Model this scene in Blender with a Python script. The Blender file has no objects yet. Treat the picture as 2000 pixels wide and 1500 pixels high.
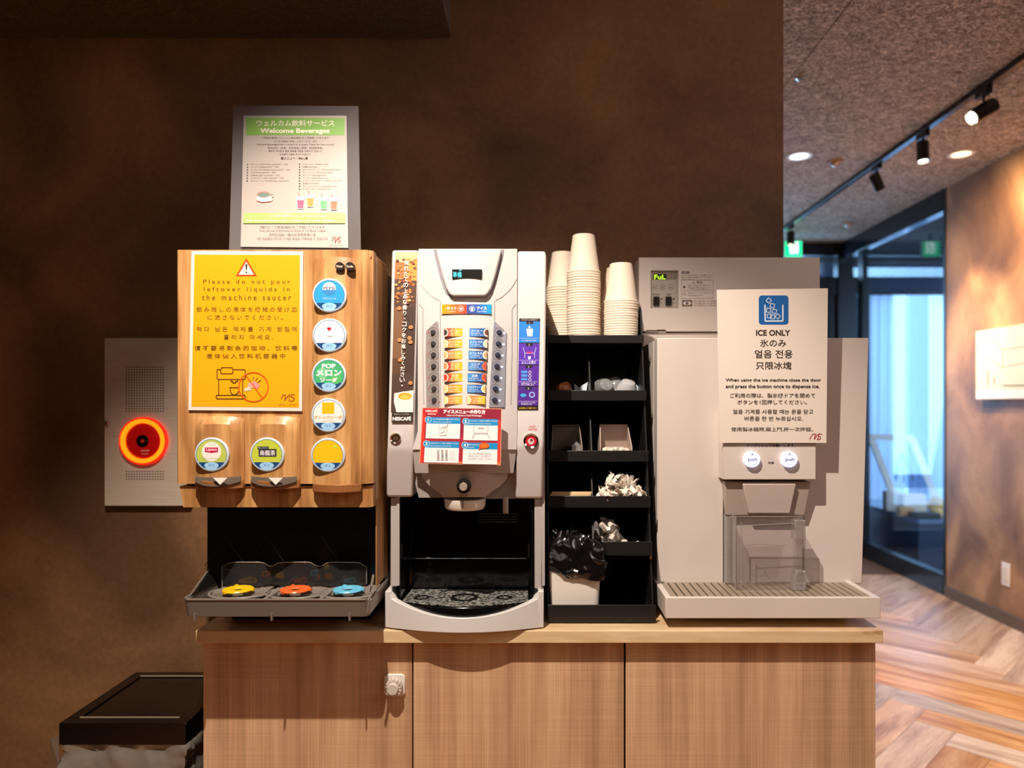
import bpy, math, random
from mathutils import Vector, Matrix, noise
random.seed(7)
scene = bpy.context.scene
COL = scene.collection
R = math.radians
# ---------------------------------------------------------------- camera
F, CX, CY, H = 1380.0, 1048.0, 790.0, 1.3      # focal length in pixels of the 2000 px frame, vanishing point, eye height
cam = bpy.data.objects.new('camera', bpy.data.cameras.new('camera'))
COL.objects.link(cam)
cam.location = (0, 0, H); cam.rotation_euler = (R(90), 0, 0)
cam.data.sensor_width = 36; cam.data.lens = F / 2000 * 36
cam.data.shift_x = -(CX - 1000) / 2000; cam.data.shift_y = (CY - 750) / 2000
cam.data.clip_start = .05
cam.data.dof.use_dof = True; cam.data.dof.focus_distance = 1.58; cam.data.dof.aperture_fstop = 2.2
scene.camera = cam
# ---------------------------------------------------------------- light
scene.view_settings.view_transform = 'Standard'; scene.view_settings.look = 'None'
scene.view_settings.gamma = 1; scene.view_settings.use_curve_mapping = False
scene.view_settings.exposure = 0.0
world = bpy.data.worlds.new('daylight'); scene.world = world; world.use_nodes = True
bg = world.node_tree.nodes['Background']; bg.inputs[0].default_value = (.62, .79, 1.0, 1); bg.inputs[1].default_value = 5.5

def lamp(name, kind, loc, target, energy, col, **kw):
    d = bpy.data.lights.new(name, kind); d.energy = energy; d.color = col
    for k, v in kw.items(): setattr(d, k, v)
    o = bpy.data.objects.new(name, d); COL.objects.link(o); o.location = loc
    v = Vector(target) - Vector(loc); o.rotation_euler = v.to_track_quat('-Z', 'Y').to_euler()
    return o
WARM = (1.0, .85, .72); WARM2 = (1.0, .72, .44)
lamp('counter_spot', 'SPOT', (-.385, .51, 2.74), (-.20, 1.25, .80), 258, WARM, spot_size=R(79), spot_blend=.55, shadow_soft_size=.012)
lamp('hall_fill', 'AREA', (1.9, .4, 2.70), (1.0, 2.2, .9), 17, (1, .84, .80), shape='RECTANGLE', size=1.0, size_y=1.4)
lamp('room_fill', 'AREA', (-.2, -1.2, 2.3), (-.1, 2, 1.0), 4, (1, .82, .68), shape='RECTANGLE', size=1.5, size_y=.8)
lamp('wall_wash_near', 'SPOT', (2.05, 3.30, 2.62), (2.777, 3.95, 2.15), 260, WARM2, spot_size=R(70), spot_blend=.9, shadow_soft_size=.02)
lamp('wall_wash_far', 'SPOT', (2.08, 4.28, 2.60), (2.777, 4.45, 1.75), 150, WARM2, spot_size=R(44), spot_blend=.9, shadow_soft_size=.02)
lamp('floor_wash', 'SPOT', (1.8, 2.6, 2.72), (2.0, 3.1, 0), 265, (1, .86, .72), spot_size=R(100), spot_blend=.9, shadow_soft_size=.05)
lamp('far_downlight', 'SPOT', (1.56, 4.18, 2.74), (1.9, 4.4, 0), 130, (1, .86, .74), spot_size=R(100), spot_blend=.8, shadow_soft_size=.05)
lamp('platform_fill', 'SPOT', (3.4, 5.0, 2.7), (3.55, 6.0, .5), 60, (1, .9, .8), spot_size=R(50), spot_blend=.6)  # added light to brighten the leaning frame; no fixture belongs to it
lamp('door_daylight', 'AREA', (2.0, 7.3, 1.6), (2.0, 4.0, .6), 90, (.58, .80, 1.0), shape='RECTANGLE', size=1.3, size_y=2.2)
lamp('window_daylight', 'AREA', (4.3, 8.3, 1.9), (3.6, 5.0, .6), 210, (.70, .82, 1.0), shape='RECTANGLE', size=1.8, size_y=2.4)
# ---------------------------------------------------------------- materials
def lin(c):
    return tuple(((v/255)/12.92 if v/255 <= .04045 else ((v/255+.055)/1.055)**2.4) for v in c[:3]) + (1,)
_M = {}
def mat(name, c=(200,200,200), rough=.5, metal=0, spec=.5, emit=None, es=0, alpha=1, coat=0, trans=0, ior=1.45):
    if name in _M: return _M[name]
    m = bpy.data.materials.new(name); m.use_nodes = True; b = m.node_tree.nodes['Principled BSDF']
    b.inputs['Base Color'].default_value = lin(c); b.inputs['Roughness'].default_value = rough
    b.inputs['Metallic'].default_value = metal; b.inputs['Specular IOR Level'].default_value = spec
    b.inputs['Coat Weight'].default_value = coat; b.inputs['Alpha'].default_value = alpha
    b.inputs['Transmission Weight'].default_value = trans; b.inputs['IOR'].default_value = ior
    if emit: b.inputs['Emission Color'].default_value = lin(emit); b.inputs['Emission Strength'].default_value = es
    _M[name] = m; return m
def ink(c, es=0, rough=.45):
    return mat('ink_%02x%02x%02x_%d' % (c[0], c[1], c[2], int(es*100)), c, rough, emit=c if es else None, es=es)
def noisy(name, stops, scale=(1,1,1), nscale=5, detail=6, rough=.5, dist=0, bump=0, fine=None, coat=0, metal=0, spec=.5, rand=0, lines=None, hue=0):
    """procedural colour from object coordinates: stretched noise through a ramp, optional fine layer, line weave, per-object variation"""
    if name in _M: return _M[name]
    m = bpy.data.materials.new(name); m.use_nodes = True; nt = m.node_tree; N = nt.nodes; L = nt.links
    b = N['Principled BSDF']; b.inputs['Roughness'].default_value = rough; b.inputs['Coat Weight'].default_value = coat
    b.inputs['Metallic'].default_value = metal; b.inputs['Specular IOR Level'].default_value = spec
    tc = N.new('ShaderNodeTexCoord'); mp = N.new('ShaderNodeMapping'); mp.inputs['Scale'].default_value = scale
    L.new(tc.outputs['Object'], mp.inputs['Vector'])
    src = mp.outputs['Vector']
    if rand:
        oi = N.new('ShaderNodeObjectInfo'); ml = N.new('ShaderNodeMath'); ml.operation = 'MULTIPLY'; ml.inputs[1].default_value = 50
        L.new(oi.outputs['Random'], ml.inputs[0]); L.new(ml.outputs[0], mp.inputs['Location'])
    nz = N.new('ShaderNodeTexNoise'); nz.inputs['Scale'].default_value = nscale; nz.inputs['Detail'].default_value = detail
    nz.inputs['Distortion'].default_value = dist; L.new(src, nz.inputs['Vector'])
    rp = N.new('ShaderNodeValToRGB'); el = rp.color_ramp.elements
    el[0].position = stops[0][0]; el[0].color = lin(stops[0][1]); el[1].position = stops[-1][0]; el[1].color = lin(stops[-1][1])
    for p, c in stops[1:-1]: e = el.new(p); e.color = lin(c)
    L.new(nz.outputs['Fac'], rp.inputs['Fac']); out = rp.outputs['Color']
    def mul(out, fac_out, lo, hi):
        mr = N.new('ShaderNodeMapRange'); mr.inputs['From Min'].default_value = .3; mr.inputs['From Max'].default_value = .7
        mr.inputs['To Min'].default_value = lo; mr.inputs['To Max'].default_value = hi; L.new(fac_out, mr.inputs['Value'])
        mx = N.new('ShaderNodeMix'); mx.data_type = 'RGBA'; mx.blend_type = 'MULTIPLY'; mx.inputs['Factor'].default_value = 1
        L.new(out, mx.inputs['A']); L.new(mr.outputs['Result'], mx.inputs['B']); return mx.outputs['Result']
    if fine:
        fs, fsc, lo, hi = fine
        mp2 = N.new('ShaderNodeMapping'); mp2.inputs['Scale'].default_value = fsc; L.new(tc.outputs['Object'], mp2.inputs['Vector'])
        n2 = N.new('ShaderNodeTexNoise'); n2.inputs['Scale'].default_value = fs; n2.inputs['Detail'].default_value = 4
        n2.inputs['Distortion'].default_value = dist
        L.new(mp2.outputs['Vector'], n2.inputs['Vector']); out = mul(out, n2.outputs['Fac'], lo, hi)
    if lines:
        for (sc, fs, lo, hi) in lines:
            mp3 = N.new('ShaderNodeMapping'); mp3.inputs['Scale'].default_value = sc; L.new(tc.outputs['Object'], mp3.inputs['Vector'])
            n3 = N.new('ShaderNodeTexNoise'); n3.inputs['Scale'].default_value = fs; n3.inputs['Detail'].default_value = 1
            L.new(mp3.outputs['Vector'], n3.inputs['Vector']); out = mul(out, n3.outputs['Fac'], lo, hi)
    if rand:
        mr = N.new('ShaderNodeMapRange'); mr.inputs['To Min'].default_value = 1-rand; mr.inputs['To Max'].default_value = 1+rand*.35
        L.new(oi.outputs['Random'], mr.inputs['Value'])
        mx = N.new('ShaderNodeMix'); mx.data_type = 'RGBA'; mx.blend_type = 'MULTIPLY'; mx.inputs['Factor'].default_value = 1
        L.new(out, mx.inputs['A']); L.new(mr.outputs['Result'], mx.inputs['B']); out = mx.outputs['Result']
    if hue:
        h1 = N.new('ShaderNodeMath'); h1.operation = 'MULTIPLY'; h1.inputs[1].default_value = 7.31; L.new(oi.outputs['Random'], h1.inputs[0])
        h2 = N.new('ShaderNodeMath'); h2.operation = 'FRACT'; L.new(h1.outputs[0], h2.inputs[0])
        hs = N.new('ShaderNodeHueSaturation'); h3 = N.new('ShaderNodeMapRange'); h3.inputs['To Min'].default_value = 1-hue; h3.inputs['To Max'].default_value = 1+hue*.3
        L.new(h2.outputs[0], h3.inputs['Value']); L.new(h3.outputs['Result'], hs.inputs['Saturation']); L.new(out, hs.inputs['Color']); out = hs.outputs['Color']
    L.new(out, b.inputs['Base Color'])
    if bump:
        bp = N.new('ShaderNodeBump'); bp.inputs['Strength'].default_value = bump; bp.inputs['Distance'].default_value = .004
        L.new((n2 if fine else nz).outputs['Fac'], bp.inputs['Height']); L.new(bp.outputs['Normal'], b.inputs['Normal'])
    _M[name] = m; return m
def clear(name, tint=(235,240,245), gloss=.06, rough=.03, body=.08, bodycol=(230,230,230), fres=True):
    """thin transparent sheet: see-through, a Fresnel reflection and a little milky body"""
    if name in _M: return _M[name]
    m = bpy.data.materials.new(name); m.use_nodes = True; nt = m.node_tree; N = nt.nodes; L = nt.links
    for n in list(N): N.remove(n)
    o = N.new('ShaderNodeOutputMaterial'); t = N.new('ShaderNodeBsdfTransparent'); t.inputs[0].default_value = lin(tint)
    g = N.new('ShaderNodeBsdfGlossy'); g.inputs['Roughness'].default_value = rough
    d = N.new('ShaderNodeBsdfDiffuse'); d.inputs[0].default_value = lin(bodycol)
    m1 = N.new('ShaderNodeMixShader'); m1.inputs[0].default_value = body; L.new(t.outputs[0], m1.inputs[1]); L.new(d.outputs[0], m1.inputs[2])
    m2 = N.new('ShaderNodeMixShader')
    if fres:
        fr = N.new('ShaderNodeLayerWeight'); pw = N.new('ShaderNodeMath'); pw.operation = 'POWER'; pw.inputs[1].default_value = 4
        L.new(fr.outputs['Facing'], pw.inputs[0]); ad = N.new('ShaderNodeMath'); ad.operation = 'ADD'; ad.use_clamp = True; ad.inputs[1].default_value = gloss
        L.new(pw.outputs[0], ad.inputs[0]); L.new(ad.outputs[0], m2.inputs[0])
    else: m2.inputs[0].default_value = gloss
    L.new(m1.outputs[0], m2.inputs[1]); L.new(g.outputs[0], m2.inputs[2]); L.new(m2.outputs[0], o.inputs[0])
    _M[name] = m; return m
WALL = noisy('brown_plaster', [(.30,(98,70,46)),(.48,(136,98,64)),(.60,(160,118,76)),(.75,(184,138,90))], (1,1,1), 1.6, 9, .62, dist=.6, fine=(60,(1,1,1),.86,1.1), bump=.15)
WALLR = noisy('bronze_plaster', [(.28,(92,66,50)),(.46,(146,106,74)),(.60,(184,140,98)),(.75,(212,168,118))], (1,1,.8), 2.0, 7, .5, dist=.8, fine=(60,(1,1,1),.9,1.08), bump=.15)
BOARD = noisy('wood_wool_board', [(.36,(64,54,44)),(.5,(168,148,128)),(.64,(250,236,214))], (1,2.2,1), 42, 8, .85, dist=2.2, fine=(9,(1,1,1),.72,1.12), bump=.6)
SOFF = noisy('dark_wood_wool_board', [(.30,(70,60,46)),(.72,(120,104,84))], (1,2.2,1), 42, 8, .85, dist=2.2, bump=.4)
OAK = noisy('oak_film', [(.28,(146,98,54)),(.42,(182,130,78)),(.55,(208,156,98)),(.72,(226,178,118))], (9,9,1.1), 3.2, 8, .38, dist=.5, fine=(60,(3,3,.12),.80,1.1))
LINEN = noisy('walnut_linen_board', [(.25,(178,138,106)),(.5,(218,176,138)),(.75,(242,206,168))], (9,1,.6), 2.6, 5, .5, lines=[((1,1,.004),620,.84,1.10),((.004,1,1),620,.90,1.06)], fine=(30,(2,1,.1),.92,1.05))
TOPW = noisy('pale_worktop', [(.28,(186,140,92)),(.42,(226,194,150)),(.7,(240,214,174))], (1.2,5,5), 4, 7, .20, dist=.8, fine=(40,(.4,3,3),.93,1.04))
PLANK = noisy('oak_plank', [(.28,(150,96,56)),(.42,(190,132,84)),(.55,(214,160,110)),(.75,(228,182,136))], (1.0,9,1), 2.0, 7, .40, dist=.6, fine=(26,(.5,7,1),.80,1.10), rand=.30, hue=.42)
SILVER = mat('warm_white_shell', (214,211,209), .34, coat=.25)
SILV2 = mat('pearl_grey_shell', (196,190,186), .32, metal=.15)
GREY = mat('grey_shell', (158,152,146), .38)
ICEW = noisy('white_enamel_steel', [(.3,(214,204,196)),(.7,(224,214,206))], (1,1,1), 2, 2, .36, coat=.15)
BLACK = mat('black_plastic', (16,16,17), .38)
GLOSSB = mat('gloss_black', (10,10,11), .12)
DARK = mat('dark_acrylic', (20,19,18), .35)
CHROME = mat('chrome', (205,200,195), .14, metal=1)
STEEL = noisy('brushed_steel', [(.3,(204,190,172)),(.7,(218,204,186))], (1,1,30), 12, 3, .42, metal=.08)
PAPER = mat('laminated_paper', (238,228,216), .30, coat=.3)
WHITE = mat('white_plastic', (236,230,222), .35)
CUP = mat('white_paper_cup', (240,226,206), .6)
FRAME = mat('black_metal_frame', (22,24,28), .3)
# ---------------------------------------------------------------- geometry helpers
def W(px, py, Y): return Vector(((px-CX)*Y/F, Y, H-(py-CY)*Y/F))
def wx(px, Y): return (px-CX)*Y/F
def wz(py, Y): return H-(py-CY)*Y/F
class MB:
    def __init__(s): s.v = []; s.f = []; s.m = []; s.mats = []
    def mi(s, m):
        if m is None: return 0
        if m not in s.mats: s.mats.append(m)
        return s.mats.index(m)
    def add(s, vs, fs, m=None):
        k = len(s.v); i = s.mi(m); s.v += [tuple(v) for v in vs]; s.f += [tuple(a+k for a in f) for f in fs]; s.m += [i]*len(fs); return s
    def box(s, x0, x1, y0, y1, z0, z1, m=None):
        if x0>x1: x0,x1=x1,x0
        if y0>y1: y0,y1=y1,y0
        if z0>z1: z0,z1=z1,z0
        return s.add([(x0,y0,z0),(x1,y0,z0),(x1,y1,z0),(x0,y1,z0),(x0,y0,z1),(x1,y0,z1),(x1,y1,z1),(x0,y1,z1)],
                     [(0,3,2,1),(4,5,6,7),(0,1,5,4),(1,2,6,5),(2,3,7,6),(3,0,4,7)], m)
    def hull(s, a, b, m=None):
        """two matching loops a (front) and b (back)"""
        n = len(a); return s.add(list(a)+list(b), [tuple(range(n))[::-1], tuple(range(n,2*n))]+[(i,(i+1)%n,n+(i+1)%n,n+i) for i in range(n)], m)
    def pix(s, pts, Y0, Y1, m=None):
        """outline drawn at depth Y0, straight extrusion back to Y1"""
        a = [W(x,y,Y0) for x,y in pts]; return s.hull(a, [Vector((p.x,Y1,p.z)) for p in a], m)
    def lathe(s, prof, c=(0,0,0), seg=24, axis='z', m=None, cap=True):
        vs=[]; fs=[]; n=len(prof)
        for r,h in prof:
            for i in range(seg):
                a=2*math.pi*i/seg; x,y=r*math.cos(a),r*math.sin(a)
                vs.append({'z':(c[0]+x,c[1]+y,c[2]+h),'y':(c[0]+x,c[1]+h,c[2]+y),'x':(c[0]+h,c[1]+x,c[2]+y)}[axis])
        for j in range(n-1):
            for i in range(seg): fs.append((j*seg+i,j*seg+(i+1)%seg,(j+1)*seg+(i+1)%seg,(j+1)*seg+i))
        if cap:
            if prof[0][0]>1e-6: fs.append(tuple(range(seg))[::-1])
            if prof[-1][0]>1e-6: fs.append(tuple((n-1)*seg+i for i in range(seg)))
        return s.add(vs,fs,m)
    def tube(s, path, r, seg=8, m=None):
        path=[Vector(p) for p in path]; vs=[]; fs=[]; n=len(path)
        up=Vector((0,0,1))
        for k,p in enumerate(path):
            t=(path[min(k+1,n-1)]-path[max(k-1,0)]).normalized()
            a=t.cross(up if abs(t.z)<.95 else Vector((0,1,0))).normalized(); b=t.cross(a)
            for i in range(seg):
                q=2*math.pi*i/seg; vs.append(p+a*r*math.cos(q)+b*r*math.sin(q))
        for k in range(n-1):
            for i in range(seg): fs.append((k*seg+i,k*seg+(i+1)%seg,(k+1)*seg+(i+1)%seg,(k+1)*seg+i))
        fs.append(tuple(range(seg))); fs.append(tuple((n-1)*seg+i for i in range(seg)))
        return s.add(vs,fs,m)
    def slab(s, rows, S, back, nx=1, m=None):
        """rows of (py, pxL, pxR) on the front surface S(px,py)->Y; closed straight back to Y=back"""
        nr=len(rows); vs=[]
        for py,a,b in rows:
            for i in range(nx+1):
                px=a+(b-a)*i/nx; vs.append(W(px,py,S(px,py)))
        k=len(vs); vs+= [Vector((v.x,back,v.z)) for v in vs]; fs=[]; w=nx+1
        for j in range(nr-1):
            for i in range(nx):
                q=(j*w+i,j*w+i+1,(j+1)*w+i+1,(j+1)*w+i); fs.append(q[::-1]); fs.append(tuple(t+k for t in q))
        for i in range(nx):
            fs.append((i,i+1,i+1+k,i+k)); e=(nr-1)*w; fs.append((e+i+1,e+i,e+i+k,e+i+1+k))
        for j in range(nr-1):
            fs.append(((j+1)*w,j*w,j*w+k,(j+1)*w+k)); fs.append((j*w+nx,(j+1)*w+nx,(j+1)*w+nx+k,j*w+nx+k))
        return s.add(vs,fs,m)
    def rot(s, M, k0=0):
        s.v = s.v[:k0]+[tuple(M@Vector(v)) for v in s.v[k0:]]; return s
ORG = {}
def build(name, mb, m=None, parent=None, bevel=0, smooth=True, loc=None, seg=2, world=True):
    me = bpy.data.meshes.new(name)
    o0 = Vector((0,0,0))
    if world: o0 = Vector(loc) if (loc is not None and parent is None) else (ORG.get(parent.name, Vector((0,0,0))) if parent else Vector((0,0,0)))
    me.from_pydata([tuple(Vector(v)-o0) for v in mb.v], [], mb.f)
    if mb.mats:
        for q in mb.mats: me.materials.append(q)
        me.polygons.foreach_set('material_index', mb.m)
    elif m: me.materials.append(m)
    me.validate()
    if smooth:
        me.polygons.foreach_set('use_smooth', [True]*len(me.polygons)); me.set_sharp_from_angle(angle=R(32))
    me.update()
    o = bpy.data.objects.new(name, me); COL.objects.link(o)
    if parent is not None: o.parent = parent; ORG[o.name] = o0
    elif loc is not None: o.location = loc; ORG[o.name] = Vector(loc)
    else: ORG[o.name] = Vector((0,0,0))
    if bevel:
        b = o.modifiers.new('bevel','BEVEL'); b.width = bevel; b.segments = seg; b.limit_method = 'ANGLE'; b.angle_limit = R(40)
    return o
def tag(o, label=None, cat=None, group=None, kind=None):
    if label: o['label'] = label
    if cat: o['category'] = cat
    if group: o['group'] = group
    if kind: o['kind'] = kind
    return o
def thing(name, label, cat, loc=(0,0,0), group=None):
    o = bpy.data.objects.new(name, None); COL.objects.link(o); o.location = loc; o.empty_display_size = .05
    ORG[o.name] = Vector(loc); return tag(o, label, cat, group)
def copy(o, parent=None, **kw):
    c = o.copy(); COL.objects.link(c)
    if parent is not None: c.parent = parent
    for ch in o.children: copy(ch, c)
    return c
# ---------------------------------------------------------------- flat print
_T = {}
def glyphs(s, bold=0):
    k=(s,bold)
    if k in _T: return _T[k]
    c = bpy.data.curves.new('t','FONT'); c.body = s; c.resolution_u = 3; c.offset = bold
    o = bpy.data.objects.new('t', c); me = bpy.data.meshes.new_from_object(o)
    vs=[(v.co.x,v.co.y) for v in me.vertices]; fs=[tuple(p.vertices) for p in me.polygons]
    bpy.data.objects.remove(o); bpy.data.curves.remove(c); bpy.data.meshes.remove(me)
    _T[k]=(vs,fs); return _T[k]
class Print:
    """lettering and pictures printed on a surface S(px,py)->depth, drawn in photo pixels, each layer a hair proud of the last"""
    def __init__(s, S, parent, base=.0003, step=.00003):
        s.S=S if callable(S) else (lambda x,y,Y=S:Y); s.p=parent; s.t=MB(); s.g=MB(); s.l=base; s.st=step
    def _put(s, mb, pts, fs, c, es=0):
        s.l+=s.st; mb.add([W(x,y,s.S(x,y)-s.l) for x,y in pts], fs, ink(c,es) if isinstance(c,tuple) else c)
    def poly(s, pts, c, es=0): s._put(s.g, pts, [tuple(range(len(pts)))[::-1]], c, es)
    def rect(s, x0,y0,x1,y1,c,es=0): s.poly([(x0,y0),(x1,y0),(x1,y1),(x0,y1)],c,es)
    def disc(s, cx,cy,r,c,ry=None,es=0,a0=0,a1=360,n=28):
        ry=ry or r; s.poly([(cx+r*math.cos(R(a0+(a1-a0)*i/n)),cy+ry*math.sin(R(a0+(a1-a0)*i/n))) for i in range(n if a1-a0==360 else n+1)],c,es)
    def ring(s, cx,cy,r0,r1,c,es=0,n=32):
        pts=[(cx+r*math.cos(2*math.pi*i/n),cy+r*math.sin(2*math.pi*i/n)) for r in (r0,r1) for i in range(n)]
        s._put(s.g, pts, [(i,(i+1)%n,n+(i+1)%n,n+i) for i in range(n)], c, es)
    def line(s, pts, w, c, es=0):
        vs=[];fs=[]
        for (x0,y0),(x1,y1) in zip(pts[:-1],pts[1:]):
            d=math.hypot(x1-x0,y1-y0) or 1; ex,ey=(x1-x0)/d*w*.3,(y1-y0)/d*w*.3; nx,ny=-(y1-y0)/d*w/2,(x1-x0)/d*w/2; k=len(vs)
            vs+=[(x0-ex+nx,y0-ey+ny),(x1+ex+nx,y1+ey+ny),(x1+ex-nx,y1+ey-ny),(x0-ex-nx,y0-ey-ny)]; fs.append((k,k+1,k+2,k+3))
        s._put(s.g, vs, fs, c, es)
    def text(s, t, cx, cy, h, w=None, c=(40,36,34), bold=0, es=0, skew=0):
        vs,fs=glyphs(t,bold)
        if not vs: return
        x0=min(v[0] for v in vs);x1=max(v[0] for v in vs);y0=min(v[1] for v in vs);y1=max(v[1] for v in vs)
        sy=h/max(y1-y0,.01); sx=(w/(x1-x0)) if w else sy; mx=(x0+x1)/2; my=(y0+y1)/2
        s._put(s.t, [(cx+(x-mx)*sx, cy-(y-my)*sy+skew*(x-mx)*sx) for x,y in vs], fs, c, es)
    def done(s, pic='printed_picture', let='lettering'):
        if s.g.v: build(pic, s.g, None, s.p, smooth=False)
        if s.t.v: build(let, s.t, None, s.p, smooth=False)
def plane(p1,p2,p3):
    """plane through three (px,py,Y): 1/Y is linear in pixels"""
    import numpy as np
    A=np.array([[1,p[0],p[1]] for p in (p1,p2,p3)],float); a,b,c=[float(v) for v in np.linalg.solve(A,[1/p[2] for p in (p1,p2,p3)])]
    return lambda x,y:1/(a+b*x+c*y)
def sheet(mb, quad, S, t=.0006, n=6, curl=0, m=None):
    """thin sheet of paper over four pixel corners (tl,tr,br,bl)"""
    (ax,ay),(bx,by),(cx_,cy_),(dx,dy)=quad; vs=[]; 
    for j in range(n+1):
        for i in range(n+1):
            u,v=i/n,j/n; x=(ax*(1-u)+bx*u)*(1-v)+(dx*(1-u)+cx_*u)*v; y=(ay*(1-u)+by*u)*(1-v)+(dy*(1-u)+cy_*u)*v
            vs.append(W(x,y,S(x,y)-curl*math.sin(u*6+v*3)*.0))
    k=len(vs); vs+=[v+Vector((0,t,0)) for v in vs]; w=n+1; fs=[]
    for j in range(n):
        for i in range(n):
            q=(j*w+i,j*w+i+1,(j+1)*w+i+1,(j+1)*w+i); fs.append(q[::-1]); fs.append(tuple(a+k for a in q))
    for i in range(n):
        fs.append((i,i+1,i+1+k,i+k)); e=n*w; fs.append((e+i+1,e+i,e+i+k,e+i+1+k)); fs.append(((i+1)*w,i*w,i*w+k,(i+1)*w+k)); fs.append((i*w+n,(i+1)*w+n,(i+1)*w+n+k,i*w+n+k))
    return mb.add(vs,fs,m)
# ================================================================ THE SETTING
YW=2.13; XC=.744; XR=2.777; XG=2.80; YG=4.82; YE=6.42; ZC=2.77; ZL=2.404
def struct(name, mb, m, bevel=0, label=None, **k):
    return tag(build(name, mb, m, bevel=bevel, **k), label=label, kind='structure')
struct('wall_back', MB().box(-2.4,XC,YW,YW+.12,0,ZC), WALL)
struct('wall_hall', MB().box(XC-.12,XC,YW+.12,YE,0,ZC), WALL)
struct('wall_left', MB().box(-2.52,-2.4,-2.2,YW+.12,0,ZC), WALL)
struct('wall_front', MB().box(-2.52,XR+.12,-2.32,-2.2,0,ZC), WALL)
struct('wall_right', MB().box(XR,XR+.14,-2.2,YG-.02,0,ZC), WALLR)
struct('baseboard_right', MB().box(XR-.012,XR,-2.2,YG-.03,.0,.075), mat('bronze_skirting',(104,84,66),.5), bevel=.002)
struct('baseboard_back', MB().box(-2.4,XC,YW-.01,YW,0,.06), mat('bronze_skirting'))
struct('trim_1', MB().box(XR-.004,XG+.03,YG-.03,YG,.0,ZC), FRAME)
# low soffit and its riser
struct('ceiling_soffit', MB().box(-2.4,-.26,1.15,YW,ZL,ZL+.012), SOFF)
struct('trim_2', MB().box(-.272,-.26,1.15,YW,ZL+.012,ZC).box(-2.4,-.272,1.15,1.162,ZL+.012,ZC), mat('soffit_riser',(120,112,110),.6))
# ceiling: boards as parts
ceil=tag(build('ceiling', MB().box(-2.4,XG+1.9,-2.2,8.6,ZC+.014,ZC+.05), mat('ceiling_back',(30,24,20),.9)), kind='structure')
seams=[-.26,.236,1.146,2.056,2.80]; ys=[-2.2,-.1,1.71,3.51,5.31,YE]
for i in range(len(seams)-1):
    for j in range(len(ys)-1):
        g=.0022; build('ceiling_board', MB().box(seams[i]+g,seams[i+1]-g,ys[j]+g*.35,ys[j+1]-g*.35,ZC,ZC+.0139), BOARD, ceil, smooth=False)
# floor: herringbone planks as parts
fl=tag(build('floor', MB().box(-2.5,6.4,-2.3,9.2,-.04,-.006), mat('floor_joint',(70,46,30),.7)), kind='structure')
LP,WP=.90,.15; nn=6
pm=None; cnt=0
def plank(x,y,ang):
    global pm,cnt
    if pm is None:
        mb=MB().box(-LP/2+.0006,LP/2-.0006,-WP/2+.0006,WP/2-.0006,-.006,0)
        pm=build('plank',mb,PLANK,fl,smooth=False); o=pm
    else:
        o=pm.copy(); COL.objects.link(o); o.parent=fl
    o.location=(x,y,random.uniform(-.0003,.0)); o.rotation_euler=(0,0,ang); cnt+=1
ox,oy=2.30,3.75; c45=math.cos(R(45))
cand=[]
for r in range(-60,60):
    for k in range(-6,7):
        u0=r*WP+k*2*LP; cand.append((u0+LP/2,(r+.5)*WP,0))
        cc=r; cand.append(((cc+.5)*WP+k*2*LP,(cc-2*nn+1)*WP+LP/2,90))
for u,v,a in cand:
    x=ox+(u*c45-v*c45); y=oy+(u+v)*c45-.1
    if .35<x<3.1 and 1.15<y<6.6: plank(x,y,R(45+a))
build('entrance_mat', MB().box(.75,2.76,5.40,6.35,.0003,.006), mat('brown_mat',(96,66,48),.9), bevel=.002)
tag(bpy.data.objects['entrance_mat'],'flat brown entrance mat on the floor before the far door','mat')
rest=MB()
for (a,b,c,d) in ((-2.4,.3,-2.2,2.13),(.3,XR,-2.2,1.1)): rest.box(a,b,c,d,-.0055,-.0008)
build('floor_area', rest, noisy('oak_area',[(.3,(176,122,78)),(.7,(214,164,116))],(1,8,1),3,6,.4), fl, smooth=False)
# far entrance wall
far=tag(build('door_1', MB().box(.64,XG+.06,YE,YE+.06,2.655,ZC).box(.64,3.0,YE,YE+.06,2.30,2.46), FRAME), kind='structure')
build('door_post', MB().box(2.73,2.90,YE-.02,YE+.08,0,2.66), FRAME, far, bevel=.004)
build('door_post', MB().box(2.36,2.45,YE,YE+.06,0,2.30), FRAME, far, bevel=.004)
build('door_post', MB().box(.64,.90,YE,YE+.06,0,2.66), FRAME, far, bevel=.004)
build('door_leaf', MB().box(2.45,2.73,YE+.015,YE+.045,0,2.30), FRAME, far)
build('door_pane', MB().box(.90,2.36,YE+.02,YE+.03,0.02,2.30), clear('door_glass',(215,232,245),.05,.02,.02), far)
build('transom_pane', MB().box(.90,2.73,YE+.02,YE+.03,2.46,2.655), clear('door_glass'), far)
build('door_rail', MB().box(.90,2.36,YE-.004,YE+.05,0.,.16), FRAME, far)
# glass partition along the hall
gw=tag(build('window_1', MB().box(XG-.03,XG+.05,YG,YE,0,.137), FRAME, bevel=.004), kind='structure')
build('head_rail', MB().box(XG-.03,XG+.05,YG,YE,2.62,ZC), mat('blue_black_frame',(24,30,40),.18), gw, bevel=.004)
build('mullion', MB().box(XG-.02,XG+.04,6.02,6.12,.137,2.62), FRAME, gw, bevel=.003)
build('mullion', MB().box(XG-.012,XG+.03,YG,YG+.02,.137,2.62), FRAME, gw)
build('pane', MB().box(XG,XG+.010,YG+.02,6.02,.137,2.62), clear('partition_glass',(222,232,242),.04,.015,.02,(80,110,150)), gw)
build('pane', MB().box(XG,XG+.010,6.12,YE,.137,2.62), clear('partition_glass'), gw)
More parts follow.
